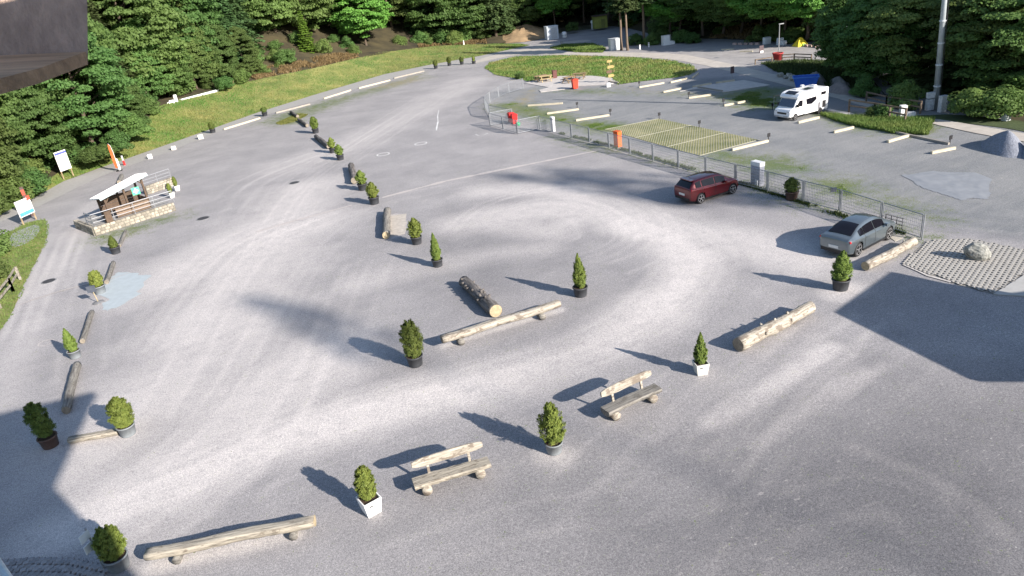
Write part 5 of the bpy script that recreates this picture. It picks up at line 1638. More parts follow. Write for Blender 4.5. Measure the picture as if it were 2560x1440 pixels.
# roof: low white sheet gable
rl0, rl1 = hx0 - .45, hx1 + .45; ym = (hy0 + hy1) / 2; eo = .45
M_ROOFW = mat("white_sheet_roof", (.80, .80, .79), .4, .04, 2)
rf = MB(); y0_, y1_ = hy0 - eo, hy1 + eo
V = [(rl0, y0_, rz_(rl0) + .09), (rl1, y0_, rz_(rl1) + .09), (rl1, y1_, rz_(rl1) - .30), (rl0, y1_, rz_(rl0) - .30)]; V += [(x, y, z + .09) for x, y, z in V]
roof = rf.add(V, [(3, 2, 1, 0), (4, 5, 6, 7), (0, 1, 5, 4), (1, 2, 6, 5), (2, 3, 7, 6), (3, 0, 4, 7)]).build("roof", M_ROOFW, sh)
for k in range(7):
    y = y0_ + (y1_ - y0_) * (k + .5) / 7
    MB().bar((rl0, y, rz_(rl0) + .195 - .39 * (k + .5) / 7), (rl1, y, rz_(rl1) + .195 - .39 * (k + .5) / 7), .06, .03).build("roof_seam", M_ROOFW, roof)
MB().bar((rl0 - .02, y0_ - .06, rz_(rl0) + .04), (rl1, y0_ - .06, rz_(rl1) + .04), .1, .14).build("gutter", mat("zinc", (.42, .50, .52), .4, metal=.3), roof)
# green cross sign
mgn = mat("green_sign", (.10, .62, .32), .5, .05)
mb = MB(); x, z = hx1 - .75, PH + 1.72
mb.box((x, hy0 - .16, z), (.62, .04, .62)); g_ = mb.build("green_sign", mgn, sh)
mb = MB(); mb.box((x, hy0 - .185, z), (.12, .012, .42)); mb.box((x, hy0 - .186, z), (.42, .012, .12)); mb.build("white_cross", M_BOARDW, g_)
# railings
def railing(pts, z0, hh, posts=True):
    r_ = MB()
    for z in (hh, hh * .66, hh * .33):
        for a, b in zip(pts[:-1], pts[1:]):
            r_.tube([(a[0], a[1], z0 + z), (b[0], b[1], z0 + z)], .026 if z < hh else .034, 6)
    r = r_.build("railing", M_RAIL, sh)
    for a, b in zip(pts[:-1], pts[1:]):
        L = math.hypot(b[0] - a[0], b[1] - a[1]); n = max(1, round(L / 1.5))
        for k in range(n + 1):
            MB().tube([(a[0] + (b[0] - a[0]) * k / n, a[1] + (b[1] - a[1]) * k / n, z0), (a[0] + (b[0] - a[0]) * k / n, a[1] + (b[1] - a[1]) * k / n, z0 + hh)], .03, 6).build("railing_post", M_RAIL, r)
railing([(.15, 1.6), (.15, .12), (SL * 1.02, .12)], PH, 1.0)
def to_local(P):
    q = P - O; return (q[0] * math.cos(rzs) + q[1] * math.sin(rzs), -q[0] * math.sin(rzs) + q[1] * math.cos(rzs))
w0, w1 = to_local(G(368, 487)), to_local(G(434, 464))
stone_wall(w0, w1, .85)
railing([w0, w1], .8, .9)
for k in range(6):
    z = PH + 1.0 + k * .2
    if z < rz_(hx0) - .4: MB().bar((hx0, hy1 + .09, z), (hx1, hy1 + .09, z), .04, .19).build("back_board", M_DWOOD, sh)
MB().box((hx0 - .35, hy0 - .5, PH + .45), (.5, .5, .9)).build("side_counter", M_DWOOD, sh)
Sx = np.array([math.cos(rzs), math.sin(rzs), 0]); Sy = np.array([-math.sin(rzs), math.cos(rzs), 0])
for (px, tp_, lab, s_) in [((430, 495), (427, 459), "front one of two small thujas in white planters beside the shelter", 61), ((443, 478), (440, 442), "rear one of two small thujas in white planters beside the shelter", 62)]:
    potted(px, tp_, 11, 'w', OVAL, lab, s_, 11, z=.02, rz=rzs)

# ================================================================== CARS
M_TRIM = mat("black_trim", (.018, .018, .02), .5, .1)
def catmull(P, u):
    """P (n,k) sampled at u in [0,n-1]"""
    n = len(P); i = np.clip(np.floor(u).astype(int), 0, n - 2); t = (u - i)[:, None]
    p0, p1, p2, p3 = P[np.maximum(i - 1, 0)], P[i], P[i + 1], P[np.minimum(i + 2, n - 1)]
    return .5 * (2 * p1 + (p2 - p0) * t + (2 * p0 - 5 * p1 + 4 * p2 - p3) * t ** 2 + (3 * p1 - p0 - 3 * p2 + p3) * t ** 3)
class Car:
    def __init__(self, st):
        self.st = np.array(st, float); self.n = len(st)
    def pos(self, x):
        return np.interp(x, self.st[:, 0], np.arange(self.n))
    def section(self, s):
        x, zb, zl, zt, wb, wt = s
        h = np.array([(0, zb), (wb * .72, zb), (wb * .95, zb + .05), (wb * .99, zb + .18), (wb, zb + (zl - zb) * .6), (wb * .985, zl - .03), (wb * .955, zl), (wt + (wb - wt) * .12, zl + (zt - zl) * .86), (wt * .93, zt - .012), (wt * .5, zt + .012), (0, zt + .018)])
        return h
    def grid(self, us, v0, v1, nv, off=0.0):
        st = catmull(self.st, np.asarray(us, float))
        st[:, 0] = np.clip(st[:, 0], self.st[0, 0], self.st[-1, 0])
        vs = np.linspace(v0, v1, nv); out = []
        for s in st:
            h = self.section(s); full = np.concatenate([h, [(-a, b) for a, b in h[-2::-1]]])
            i = np.clip(np.floor(vs).astype(int), 0, len(full) - 2); t = (vs - i)[:, None]
            yz = full[i] * (1 - t) + full[i + 1] * t
            out.append(np.c_[np.full(nv, s[0]), yz])
        P = np.array(out)
        if off:
            du = np.gradient(P, axis=0); dv = np.gradient(P, axis=1)
            N_ = np.cross(du, dv); N_ /= np.linalg.norm(N_, axis=2)[..., None] + 1e-9
            c = P.mean((0, 1)); sgn = np.sign(np.sum(N_ * (P - [c[0] * .3, 0, .6]), axis=2).mean())
            P = P + N_ * off * sgn
        return P
    def patch(self, us, v0, v1, nv, off, name, m, parent):
        P = self.grid(us, v0, v1, nv, off); nu = len(us)
        ids = np.arange(nu * nv).reshape(nu, nv)
        q = np.stack([ids[:-1, :-1], ids[1:, :-1], ids[1:, 1:], ids[:-1, 1:]], -1).reshape(-1, 4)
        return MB().add(P.reshape(-1, 3), [tuple(a) for a in q]).build(name, m, parent, True)
    def body(self, name, m, parent, wheels, r):
        us = np.linspace(0, self.n - 1, 90); V = 20
        P = self.grid(us, 0, 20, 61); nu, nv = P.shape[:2]
        P = P[:, :-1]; nv -= 1
        ids = np.arange(nu * nv).reshape(nu, nv)
        F = []
        for i in range(nu - 1):
            for j in range(nv):
                F.append((ids[i, j], ids[i + 1, j], ids[i + 1, (j + 1) % nv], ids[i, (j + 1) % nv]))
        F += [tuple(ids[0, ::1]), tuple(ids[-1, ::-1])]
        o = MB().add(P.reshape(-1, 3), F).build(name, m, parent, True)
        bm = bmesh.new(); bm.from_mesh(o.data); bmesh.ops.recalc_face_normals(bm, faces=bm.faces); bm.to_mesh(o.data); bm.free()
        R = r * 1.14; yl = self.st[:, 4].max() - .32
        bm = bmesh.new(); bm.from_mesh(o.data)
        for x in wheels:
            for v in bm.verts:
                if abs(v.co.y) > yl:
                    dx, dz = v.co.x - x, v.co.z - r; q = math.hypot(dx, dz)
                    if abs(q - R) < .05 and q > 1e-4: v.co.x, v.co.z = x + dx / q * R, r + dz / q * R
            kill = [f for f in bm.faces if len(f.verts) < 8 and abs(f.calc_center_median().y) > yl and math.hypot(f.calc_center_median().x - x, f.calc_center_median().z - r) < R * .985]
            bmesh.ops.delete(bm, geom=kill, context='FACES')
        bm.to_mesh(o.data); bm.free()
        for x in wheels:
            for s in (-1, 1):
                V, F = [], []; n = 24; y1 = s * (self.st[:, 4].max() - .03); y0 = s * (yl - .05)
                for yy in (y0, y1):
                    for k in range(n + 1):
                        a = -.35 + (math.pi + .7) * k / n; V.append((x + R * 1.01 * math.cos(a), yy, r + R * 1.01 * math.sin(a)))
                for k in range(n): F.append((k, k + 1, n + 2 + k, n + 1 + k))
                F.append(tuple(range(n + 1)))
                MB().add(V, F).build("wheel_arch", M_TRIM, parent)
        return o
M_GLASS = mat("tinted_glass", (.008, .008, .012), .08, .1, spec=.35)
M_TYRE = mat("tyre_rubber", (.022, .022, .024), .85, .2)
M_RIM = mat("alloy_rim", (.45, .45, .46), .35, .1, metal=.8)
M_RIMD = mat("dark_alloy", (.07, .07, .075), .35, .1, metal=.7)
M_TAIL = mat("tail_light", (.42, .012, .02), .2, .1, coat=.5)
M_PLATE = mat("number_plate", (.62, .62, .60), .5, .05)
def wheel(parent, x, y, r, w=.21, rim=M_RIM):
    t = MB().lathe([(r * .7, -w / 2), (r * .93, -w / 2), (r, -w * .32), (r, w * .32), (r * .93, w / 2), (r * .7, w / 2)], 28, (0, 0, 0), 'y').build("wheel", M_TYRE, parent, True)
    t.location = (x, y, r)
    s = 1 if y > 0 else -1
    MB().lathe([(r * .69, -.01), (r * .69, .01)], 24, (0, s * (w / 2 - .06), 0), 'y').build("brake_disc", M_TRIM, t)
    mb = MB()
    for k in range(5):
        a = 2 * math.pi * k / 5 + .3
        mb.bar((math.cos(a) * r * .1, s * (w / 2 - .01), math.sin(a) * r * .1), (math.cos(a) * r * .68, s * (w / 2 - .005), math.sin(a) * r * .68), r * .17, .03, (0, 1, 0))
    mb.lathe([(r * .14, -.02), (r * .14, .02)], 14, (0, s * (w / 2 - .008), 0), 'y')
    n = 28; V = []
    for rr in (r * .64, r * .73):
        for yy in (w / 2 - .03, w / 2 + .006):
            V += [(rr * math.cos(2 * math.pi * k / n), s * yy, rr * math.sin(2 * math.pi * k / n)) for k in range(n)]
    F = []
    for k in range(n):
        k2 = (k + 1) % n; F += [(n + k, n + k2, 3 * n + k2, 3 * n + k), (k, k2, n + k2, n + k), (2 * n + k, 3 * n + k, 3 * n + k2, 2 * n + k2)]
    mb.add(V, F); mb.build("rim", rim, t)
def place_car(root, rear_px, front_px, xr, xf, halfw, scl=None):
    a, b = G(*rear_px), G(*front_px); d = b - a; L = np.hypot(*d[:2]); u = d / L
    sc = scl or L / (xf - xr); left = np.array([-u[1], u[0], 0])
    mid = (a + b) / 2 - u * ((xr + xf) / 2) * sc + left * halfw * sc
    root.location = (mid[0], mid[1], 0); root.rotation_euler = (0, 0, math.atan2(u[1], u[0])); root.scale = (sc,) * 3
    return sc
def U(car, x0, x1, n):
    return np.linspace(car.pos(x0), car.pos(x1), n)

# red hatchback
M_REDP = mat("red_metallic_paint", (.115, .006, .010), .32, .06, 2, metal=.35, coat=1.0)
st = [(-2.13, .46, .74, .80, .70, .62), (-2.10, .34, .90, .97, .80, .70), (-2.02, .26, .97, 1.08, .85, .68), (-1.90, .22, .985, 1.20, .87, .655), (-1.72, .2, .98, 1.37, .885, .62), (-1.55, .2, .975, 1.425, .892, .6),
      (-1.0, .2, .95, 1.47, .9, .59), (-.3, .2, .93, 1.485, .9, .585), (.25, .2, .92, 1.455, .9, .59), (.55, .2, .91, 1.38, .9, .6), (1.12, .2, .92, 1.06, .9, .70), (1.42, .2, .89, .99, .89, .70), (1.70, .22, .81, .88, .86, .66), (1.86, .27, .70, .76, .79, .6), (1.92, .36, .58, .62, .66, .5)]
car = Car(st)
r1 = thing("hatchback_car", "dark red hatchback parked facing the mesh fence", "car")
car.body("body", M_REDP, r1, (-1.31, 1.31), .33)
car.patch(U(car, -2.05, -1.66, 10), 8.0, 12.0, 17, .022, "rear_window", M_GLASS, r1)
car.patch(U(car, .50, 1.06, 10), 8.0, 12.0, 17, .022, "windscreen", M_GLASS, r1)
for v0, v1 in ((6.14, 6.92), (13.08, 13.86)):
    car.patch(U(car, -1.62, -1.2, 6), v0, v1, 6, .022, "quarter_window", M_GLASS, r1)
    car.patch(U(car, -1.12, -.18, 10), v0, v1, 6, .022, "rear_side_window", M_GLASS, r1)
    car.patch(U(car, -.10, .72, 10), v0, v1, 6, .022, "front_side_window", M_GLASS, r1)
    for xa in (-1.16, -.14):
        car.patch(U(car, xa - .012, xa + .012, 3), v0 - 3.2 if v0 < 9 else v1, v0 if v0 < 9 else v1 + 3.2, 10, .006, "door_seam", M_TRIM, r1)
for s_ in (-1, 1):
    for x in (-1.31, 1.31): wheel(r1, x, s_ * .79, .33)
    MB().box((-1.98, s_ * .71, .90), (.14, .26, .17), taper=.9).build("tail_light", M_TAIL, r1)
    MB().box((.62, s_ * .97, 1.0), (.16, .18, .13), taper=.8).build("mirror", M_REDP, r1)
    MB().box((1.82, s_ * .62, .72), (.16, .3, .13)).build("headlight", mat("headlight", (.5, .52, .55), .1, coat=.6), r1)
    for x in (-.95, .0): MB().box((x, s_ * .905, .86), (.2, .04, .035)).build("door_handle", M_REDP, r1)
    MB().bar((-1.0, s_ * .86, .24), (1.0, s_ * .86, .24), .08, .09).build("sill", M_TRIM, r1)
MB().box((-2.125, 0, .62), (.04, .54, .13)).build("number_plate", M_PLATE, r1)
MB().box((-2.06, 0, .36), (.14, 1.35, .16)).build("rear_bumper_trim", M_TRIM, r1)
MB().box((-1.70, 0, 1.445), (.28, 1.1, .045)).build("roof_spoiler", M_REDP, r1)
e = MB().lathe([(.075, -.012), (.075, .012)], 20, (0, 0, 0), 'y').build("badge", M_RIM, r1); e.location = (-2.10, 0, .84); e.rotation_euler = (0, -.3, 1.57)
MB().tube([(-1.45, 0, 1.48), (-1.62, 0, 1.6)], [.014, .006], 6).build("aerial", M_TRIM, r1)
place_car(r1, (1752.5, 509), (1831, 485), -1.31, 1.31, .86)
r1.scale[2] *= 1.06

# grey fastback saloon
M_GREYP = mat("silver_grey_paint", (.15, .18, .20), .28, .06, 2, metal=.6, coat=1.0)
st = [(-2.46, .46, .76, .82, .70, .64), (-2.42, .36, .92, .985, .84, .74), (-2.30, .27, .99, 1.065, .90, .76), (-2.05, .22, .985, 1.115, .935, .73), (-1.75, .2, .975, 1.215, .945, .69), (-1.2, .2, .96, 1.40, .95, .60), (-.6, .2, .945, 1.50, .95, .555), (0, .2, .935, 1.53, .95, .54), (.45, .2, .93, 1.49, .95, .55),
      (.9, .2, .93, 1.37, .95, .60), (1.5, .2, .95, 1.10, .945, .74), (1.85, .21, .90, 1.0, .93, .74), (2.2, .24, .79, .86, .89, .68), (2.38, .30, .68, .73, .80, .58), (2.46, .40, .57, .6, .64, .45)]
car = Car(st)
r2 = thing("saloon_car", "silver-grey fastback saloon parked at the fence's right end", "car")
car.body("body", M_GREYP, r2, (-1.56, 1.56), .37)
car.patch(U(car, -1.98, -.98, 14), 8.05, 11.95, 17, .022, "rear_window", M_GLASS, r2)
car.patch(U(car, .80, 1.42, 10), 8.0, 12.0, 17, .022, "windscreen", M_GLASS, r2)
for v0, v1 in ((6.16, 6.9), (13.1, 13.84)):
    car.patch(U(car, -1.42, -1.0, 8), v0, v1, 6, .022, "quarter_window", M_GLASS, r2)
    car.patch(U(car, -.95, -.02, 10), v0, v1, 6, .022, "rear_side_window", M_GLASS, r2)
    car.patch(U(car, .05, 1.0, 10), v0, v1, 6, .022, "front_side_window", M_GLASS, r2)
    for xa in (-.98, .02):
        car.patch(U(car, xa - .012, xa + .012, 3), v0 - 3.2 if v0 < 9 else v1, v0 if v0 < 9 else v1 + 3.2, 10, .006, "door_seam", M_TRIM, r2)
for s_ in (-1, 1):
    for x in (-1.56, 1.56): wheel(r2, x, s_ * .83, .37, rim=M_RIM)
    MB().box((-2.33, s_ * .72, .93), (.14, .36, .1), taper=.9).build("tail_light", M_TAIL, r2)
    MB().box((.92, s_ * 1.02, 1.05), (.17, .2, .13), taper=.8).build("mirror", M_GREYP, r2)
    MB().box((2.36, s_ * .62, .68), (.16, .3, .1)).build("headlight", mat("headlight", (.5, .52, .55), .1, coat=.6), r2)
    for x in (-.8, .3): MB().box((x, s_ * .955, .86), (.22, .03, .03)).build("door_handle", M_GREYP, r2)
    MB().bar((-1.1, s_ * .91, .24), (1.15, s_ * .91, .24), .08, .09).build("sill", M_TRIM, r2)
MB().box((-2.395, 0, .93), (.06, 1.2, .035)).build("light_bar", M_TAIL, r2)
MB().box((-2.475, 0, .60), (.04, .56, .14)).build("number_plate", M_PLATE, r2)
MB().box((-2.40, 0, .38), (.12, 1.5, .18)).build("rear_bumper_trim", M_TRIM, r2)
e = MB().lathe([(.06, -.012), (.06, .012)], 20, (0, 0, 0), 'y').build("badge", M_RIM, r2); e.location = (-2.42, 0, .86); e.rotation_euler = (0, -.3, 1.57)
sh_ = place_car(r2, (2142.5, 641), (2219, 600), -1.56, 1.56, .90)
r2.scale[2] *= 1.14; r2.scale[1] *= 1.04

# motorhome
a, b = G(1986, 303), G(2062, 282)
d = b - a; L = float(np.hypot(*d[:2])); u = -d / L                    # forward = towards the camera
rv = thing("motorhome", "white motorhome with dark windows parked at the far edge of the bays", "motorhome")
M_RVW = mat("white_gelcoat", (.80, .80, .80), .35, .03, coat=.4)
M_RVG = mat("silver_panel", (.42, .43, .44), .4, .05, metal=.3)
LEN, WID = 6.6, 2.2
prof = [(-3.3, .42), (-3.3, 2.72), (-3.22, 2.8), (1.2, 2.86), (1.9, 2.74), (2.3, 2.42), (2.05, 2.2), (-.2, 2.2), (-.2, .42)]
def extr(poly, w, name, m, parent, bev=.05):
    mb = MB(); n = len(poly)
    V = [(x, -w / 2, z) for x, z in poly] + [(x, w / 2, z) for x, z in poly]
    area = sum(poly[i][0] * poly[(i + 1) % n][1] - poly[(i + 1) % n][0] * poly[i][1] for i in range(n))
    F = [tuple(range(n)), tuple(range(2 * n - 1, n - 1, -1))] + [(i, n + i, n + (i + 1) % n, (i + 1) % n) for i in range(n)]
    if area < 0: F = [f[::-1] for f in F]
    o = mb.add(V, F).build(name, m, parent)
    bm = bmesh.new(); bm.from_mesh(o.data); bmesh.ops.recalc_face_normals(bm, faces=bm.faces); bm.to_mesh(o.data); bm.free()
    md = o.modifiers.new("b", 'BEVEL'); md.width = bev; md.segments = 3; md.limit_method = 'ANGLE'
    return o
extr([(-3.3, .42), (-3.3, 2.72), (-3.22, 2.8), (1.2, 2.86), (1.9, 2.72), (2.25, 2.42), (2.2, 2.22), (1.0, 2.2), (.9, .42)], WID, "living_body", M_RVW, rv, .08)
extr([(.8, .4), (.8, 2.2), (2.12, 2.2), (2.62, 1.38), (3.15, 1.2), (3.32, .95), (3.36, .42)], WID * .9, "cab", M_RVW, rv, .09)
V = [(2.16, -.86, 2.16), (2.16, .86, 2.16), (2.645, .92, 1.42), (2.645, -.92, 1.42)]
MB().add([(x + .03, y, z + .02) for x, y, z in V] + [(x - .05, y, z - .03) for x, y, z in V], [(0, 3, 2, 1), (4, 5, 6, 7), (0, 1, 5, 4), (1, 2, 6, 5), (2, 3, 7, 6), (3, 0, 4, 7)]).build("windscreen", mat("blue_glass", (.05, .07, .11), .06, coat=.6), rv)
V = [(1.35, -.6, 2.86), (1.35, .6, 2.86), (2.0, .6, 2.68), (2.0, -.6, 2.68)]
MB().add([(x, y, z + .04) for x, y, z in V] + [(x, y, z - .06) for x, y, z in V], [(0, 3, 2, 1), (4, 5, 6, 7), (0, 1, 5, 4), (1, 2, 6, 5), (2, 3, 7, 6), (3, 0, 4, 7)]).build("roof_window", M_GLASS, rv)
sW = WID / 2 + .012
for s_ in (-1, 1):
    V = [(1.15, 1.35), (1.15, 2.0), (1.75, 2.02), (2.3, 1.42)]
    MB().add([(x, s_ * WID * .452, z) for x, z in V] + [(x, s_ * WID * .44, z) for x, z in V], [(0, 1, 2, 3), (7, 6, 5, 4), (0, 4, 5, 1), (1, 5, 6, 2), (2, 6, 7, 3), (3, 7, 4, 0)]).build("cab_window", M_GLASS, rv)
    V = [(-1.15, 1.75), (-1.1, 2.1), (.75, 2.05), (.6, 1.45), (-.3, 1.38)]; n = 5
    MB().add([(x, s_ * sW, z) for x, z in V] + [(x, s_ * (sW - .03), z) for x, z in V], [(0, 1, 2, 3, 4), (9, 8, 7, 6, 5)] + [(i, n + i, n + (i + 1) % n, (i + 1) % n) for i in range(5)]).build("living_window", M_GLASS, rv)
    MB().box((-2.35, s_ * sW, 2.25), (.85, .03, .32)).build("rear_window", M_GLASS, rv)
    MB().box((-2.55, s_ * sW, 1.05), (.62, .03, .75)).build("garage_door", M_TRIM, rv)
    MB().box((-1.65, s_ * sW, 1.0), (.3, .03, .7)).build("service_hatch", mat("grey_hatch", (.12, .12, .14), .5), rv)
    MB().box((2.25, s_ * WID * .53, 1.55), (.16, .22, .3)).build("mirror", M_TRIM, rv)
    MB().box((3.22, s_ * .72, 1.0), (.2, .34, .16)).build("headlight", mat("headlight", (.5, .52, .55), .1), rv)
    for x in (2.35, -1.9): wheel(rv, x, s_ * .92, .34)
    MB().lathe([(.40, -.02), (.40, .012)], 22, (2.35, s_ * WID * .45, .36), 'y').build("wheel_arch", M_TRIM, rv)
    MB().lathe([(.40, -.02), (.40, .012)], 22, (-1.9, s_ * WID / 2, .36), 'y').build("wheel_arch", M_TRIM, rv)
MB().box((3.34, 0, .82), (.06, 1.1, .18)).build("grille", M_TRIM, rv)
MB().box((3.38, 0, .48), (.1, 1.7, .16)).build("bumper", M_RVG, rv)
MB().box((3.44, 0, .52), (.02, .5, .1)).build("number_plate", M_PLATE, rv)
for x, y in ((.3, -.5), (-1.5, .4), (-2.6, -.3)):
    MB().box((x, y, 2.9), (.55, .55, .1), taper=.85).build("roof_hatch", M_RVW, rv)
MB().box((-.6, .35, 2.93), (1.1, .7, .04)).build("solar_panel", mat("solar_cells", (.02, .025, .05), .2), rv)
MB().lathe([(.05, 2.84), (.05, 3.0), (.22, 3.04), (.2, 3.14), (.05, 3.18)], 14, (-1.0, -.6, 0)).build("aerial_dome", M_RVW, rv)
# awning on the far side
MB().add([(1.0, -WID / 2, 2.35), (-2.2, -WID / 2, 2.35), (-2.2, -WID / 2 - 1.7, 1.95), (1.0, -WID / 2 - 1.7, 1.95)] + [(1.0, -WID / 2, 2.38), (-2.2, -WID / 2, 2.38), (-2.2, -WID / 2 - 1.7, 1.98), (1.0, -WID / 2 - 1.7, 1.98)], [(0, 1, 2, 3), (7, 6, 5, 4), (0, 4, 5, 1), (1, 5, 6, 2), (2, 6, 7, 3), (3, 7, 4, 0)]).build("awning", mat("awning_cloth", (.12, .10, .09), .8), rv)
for x in (-2.1, .9): MB().tube([(x, -WID / 2 - 1.65, 0), (x, -WID / 2 - 1.65, 1.97)], .025, 6).build("awning_leg", M_RVG, rv)
left = np.array([-u[1], u[0], 0])
scl = 1.0
mid = (a + b) / 2
# the visible side is the vehicle's left or right depending on heading; keep its centre behind the visible side
side = -left if (-left) @ (mid / np.linalg.norm(mid)) > 0 else left
mid = mid + np.array([side[0], side[1], 0]) * WID / 2
kx = L / LEN
rv.location = (mid[0], mid[1], 0); rv.rotation_euler = (0, 0, math.atan2(u[1], u[0])); rv.scale = (min(.83, max(.72, kx)), .95, .84)
print("motorhome", L, np.degrees(math.atan2(u[1], u[0])), side)
# ================================================================== FAR SIDE
def grey_box(px, w, d, hh, label, m, rz, name="container", z=0, cat="container"):
    c = G(*px, z); t = thing(name, label, cat, tuple(c), rz)
    o = MB().box((0, 0, hh / 2), (w, d, hh)).build("body", m, t); md = o.modifiers.new("b", 'BEVEL'); md.width = .03; md.segments = 2
    MB().box((0, 0, hh + .04), (w * 1.05, d * 1.05, .09)).build("roof", m, t)
    MB().box((w * .12, -d / 2 - .015, hh * .47), (w * .5, .03, hh * .85)).build("door", mat("panel_grey", (.42, .44, .46), .5), t)
    return t
t = grey_box((1380, 98), 2.6, 2.0, 2.7, "pale grey container cabin on the road beside the clay bank", mat("pale_grey_panel", (.52, .56, .60), .5, .08, 2), .2)
for k in range(5): MB().box((-1.1 + k * .25, -1.01, 1.3), (.06, .03, 2.2)).build("rib", mat("pale_grey_panel", (.52, .56, .60)), t)
c = G(1388, 99); t = thing("white_tank", "white round tank beside the grey container cabin", "tank", (c[0] + .9, c[1] - .4, 2.8), 0)
t.location = (c[0] + .9, c[1] + .2, 2.79)
bpy.data.objects.remove(t)
c = G(1411, 94); t = thing("white_drum", "small white drum right of the grey container cabin", "drum", tuple(c), 0)
MB().lathe([(.5, 0), (.55, .1), (.55, 1.0), (.4, 1.2), (.1, 1.25)], 16).build("drum", M_WHITE, t, True); MB().lathe([(.57, .5), (.57, .6)], 16).build("hoop", M_POSTG, t)
grey_box((1536, 125), 1.7, 1.5, 1.9, "pale grey toilet cabin beside the pine pair", mat("toilet_grey", (.55, .57, .58), .5, .06), .1, "toilet_cabin", cat="cabin")
c = G(1668, 112); t = thing("white_boxes", "white stepped box with small chimney between the pines and far car park", "box", tuple(c), .2)
MB().box((-.3, 0, .8), (1.2, .9, 1.6)).build("tall_box", M_WHITE, t); MB().box((.6, 0, .3), (1.4, .8, .6)).build("low_box", M_WHITE, t); MB().box((.5, .1, .95), (.35, .35, 1.4)).build("grey_stack", M_POSTG, t)
c = G(1500, 70, .4); t = thing("forest_shed", "olive yellow shed in the dark wood behind the road", "shed", tuple(c), .1)
MB().box((0, 0, 1.3), (3.0, 2.2, 2.6)).build("wall", mat("olive_boards", (.26, .27, .06), .8, .2, 2), t); MB().box((0, -.1, 2.7), (3.4, 2.8, .14)).build("roof", M_DWOOD, t); MB().box((.5, -1.12, 1.0), (.9, .04, 1.9)).build("door", mat("olive_door", (.18, .18, .05)), t)
c = G(1481, 74, .2); t = thing("white_post_sign", "pale round-topped post left of the olive shed", "sign", tuple(c), 0)
MB().box((0, 0, .7), (.4, .2, 1.4)).build("post", mat("light_grey", (.5, .5, .52)), t); MB().lathe([(.35, -.04), (.35, .04)], 18, (0, -.12, 1.7), 'y').build("disc", M_WHITE, t)
# far right car park: lamp, pot, tent, bags, shed, tape
B = G(1946, 143); H = rise((1946, 143), (1942, 60))
t = thing("lamp_post", "slim lamp post rising from the red pot on the far car park", "lamp post", tuple(B), .2)
MB().tube([(0, 0, 0), (0, 0, H)], [.09, .05], 8).build("pole", M_POSTG, t); MB().box((.25, 0, H), (.7, .22, .1)).build("lamp_head", M_POSTG, t)
c = G(1944, 150); t = thing("red_planter", "large red tub planter at the foot of the slim lamp post", "planter", tuple(c), 0)
MB().lathe([(.5, 0), (.66, .8), (.72, .82), (.72, .95), (.6, .95), (.58, .85)], 18).build("tub", mat("red_tub", (.33, .03, .03), .6), t, True); MB().lathe([(.58, .82), (.58, .88)], 16).build("soil", M_SOIL, t)
c = G(2001, 115); t = thing("yellow_tent", "small yellow tent at the far car park's back edge", "tent", tuple(c), .2)
MB().add([(-.95, -.8, 0), (.95, -.8, 0), (.95, .8, 0), (-.95, .8, 0), (-.25, 0, 1.25), (.2, 0, 1.2)], [(0, 1, 5, 4), (1, 2, 5), (2, 3, 4, 5), (3, 0, 4), (3, 2, 1, 0)]).build("canopy", mat("yellow_cloth", (.72, .55, .03), .7), t)
MB().box((.1, -.72, .18), (.5, .1, .35)).build("flap", mat("green_cloth", (.2, .4, .1), .7), t)
for px, w, hh, lab in [((1917, 110), 1.2, 1.0, "white bag left of the slim lamp post on the far car park"), ((1950, 112), .9, 1.0, "white bag right of the slim lamp post"), ((1959, 112), .7, .6, "small white bag left of the yellow tent")]:
    block(px, w, .7, hh, lab, M_WHITE, 0, .2, "white_bag", int(w * 10))["group"] = "white bags at the far car park"
c0, c1 = G(2065, 103), G(2130, 118); c, rz, L = frame_from(c0, c1)
t = thing("low_shed", "low grey-roofed shed at the far end of the car park", "shed", (c[0], c[1], 0), rz)
MB().box((0, 1.2, .9), (L, 2.2, 1.8)).build("wall", mat("shed_wall", (.10, .115, .11), .8, .3), t); MB().box((0, 1.0, 1.86), (L * 1.05, 2.9, .12)).build("roof", mat("grey_roof", (.32, .36, .36), .6), t)
for k in (-.3, 0, .3): MB().box((k * L, .08, .9), (.12, .1, 1.7)).build("post", mat("pale_post", (.35, .34, .3)), t)
for a, b, lab in [((1830, 112), (1900, 112), "left run of red and white tape along the far car park's back edge"), ((2010, 116), (2120, 128), "right run of low kerb stones along the far car park's back edge")]:
    P0, P1 = G(*a), G(*b); c, rz, L = frame_from(P0, P1); t = thing("kerb_row", lab, "kerb", (c[0], c[1], 0), rz)
    n = int(L / .9)
    mm = MB().box((0, 0, .16), (.7, .3, .32), taper=.85).mesh("kerb_stone"); mm.materials.append(mat("kerb_stone", (.42, .30, .26), .9, .2, objrand=.25))
    for k in range(n):
        o = link("kerb_stone", mm, None, t); o.location = (-L / 2 + (k + .5) * L / n, 0, 0)
for k, px in enumerate([(2100, 138), (2104, 138)]):
    c = G(*px); t = thing("striped_post", "red and white striped post at the far car park's right end, %s of a pair" % ("left" if k == 0 else "right"), "post", tuple(c), 0, "striped posts")
    MB().box((0, 0, .55), (.12, .12, 1.1)).build("shaft", mat("pale_red", (.55, .3, .28)), t); MB().box((0, 0, .7), (.125, .125, .3)).build("band", M_WHITE, t)
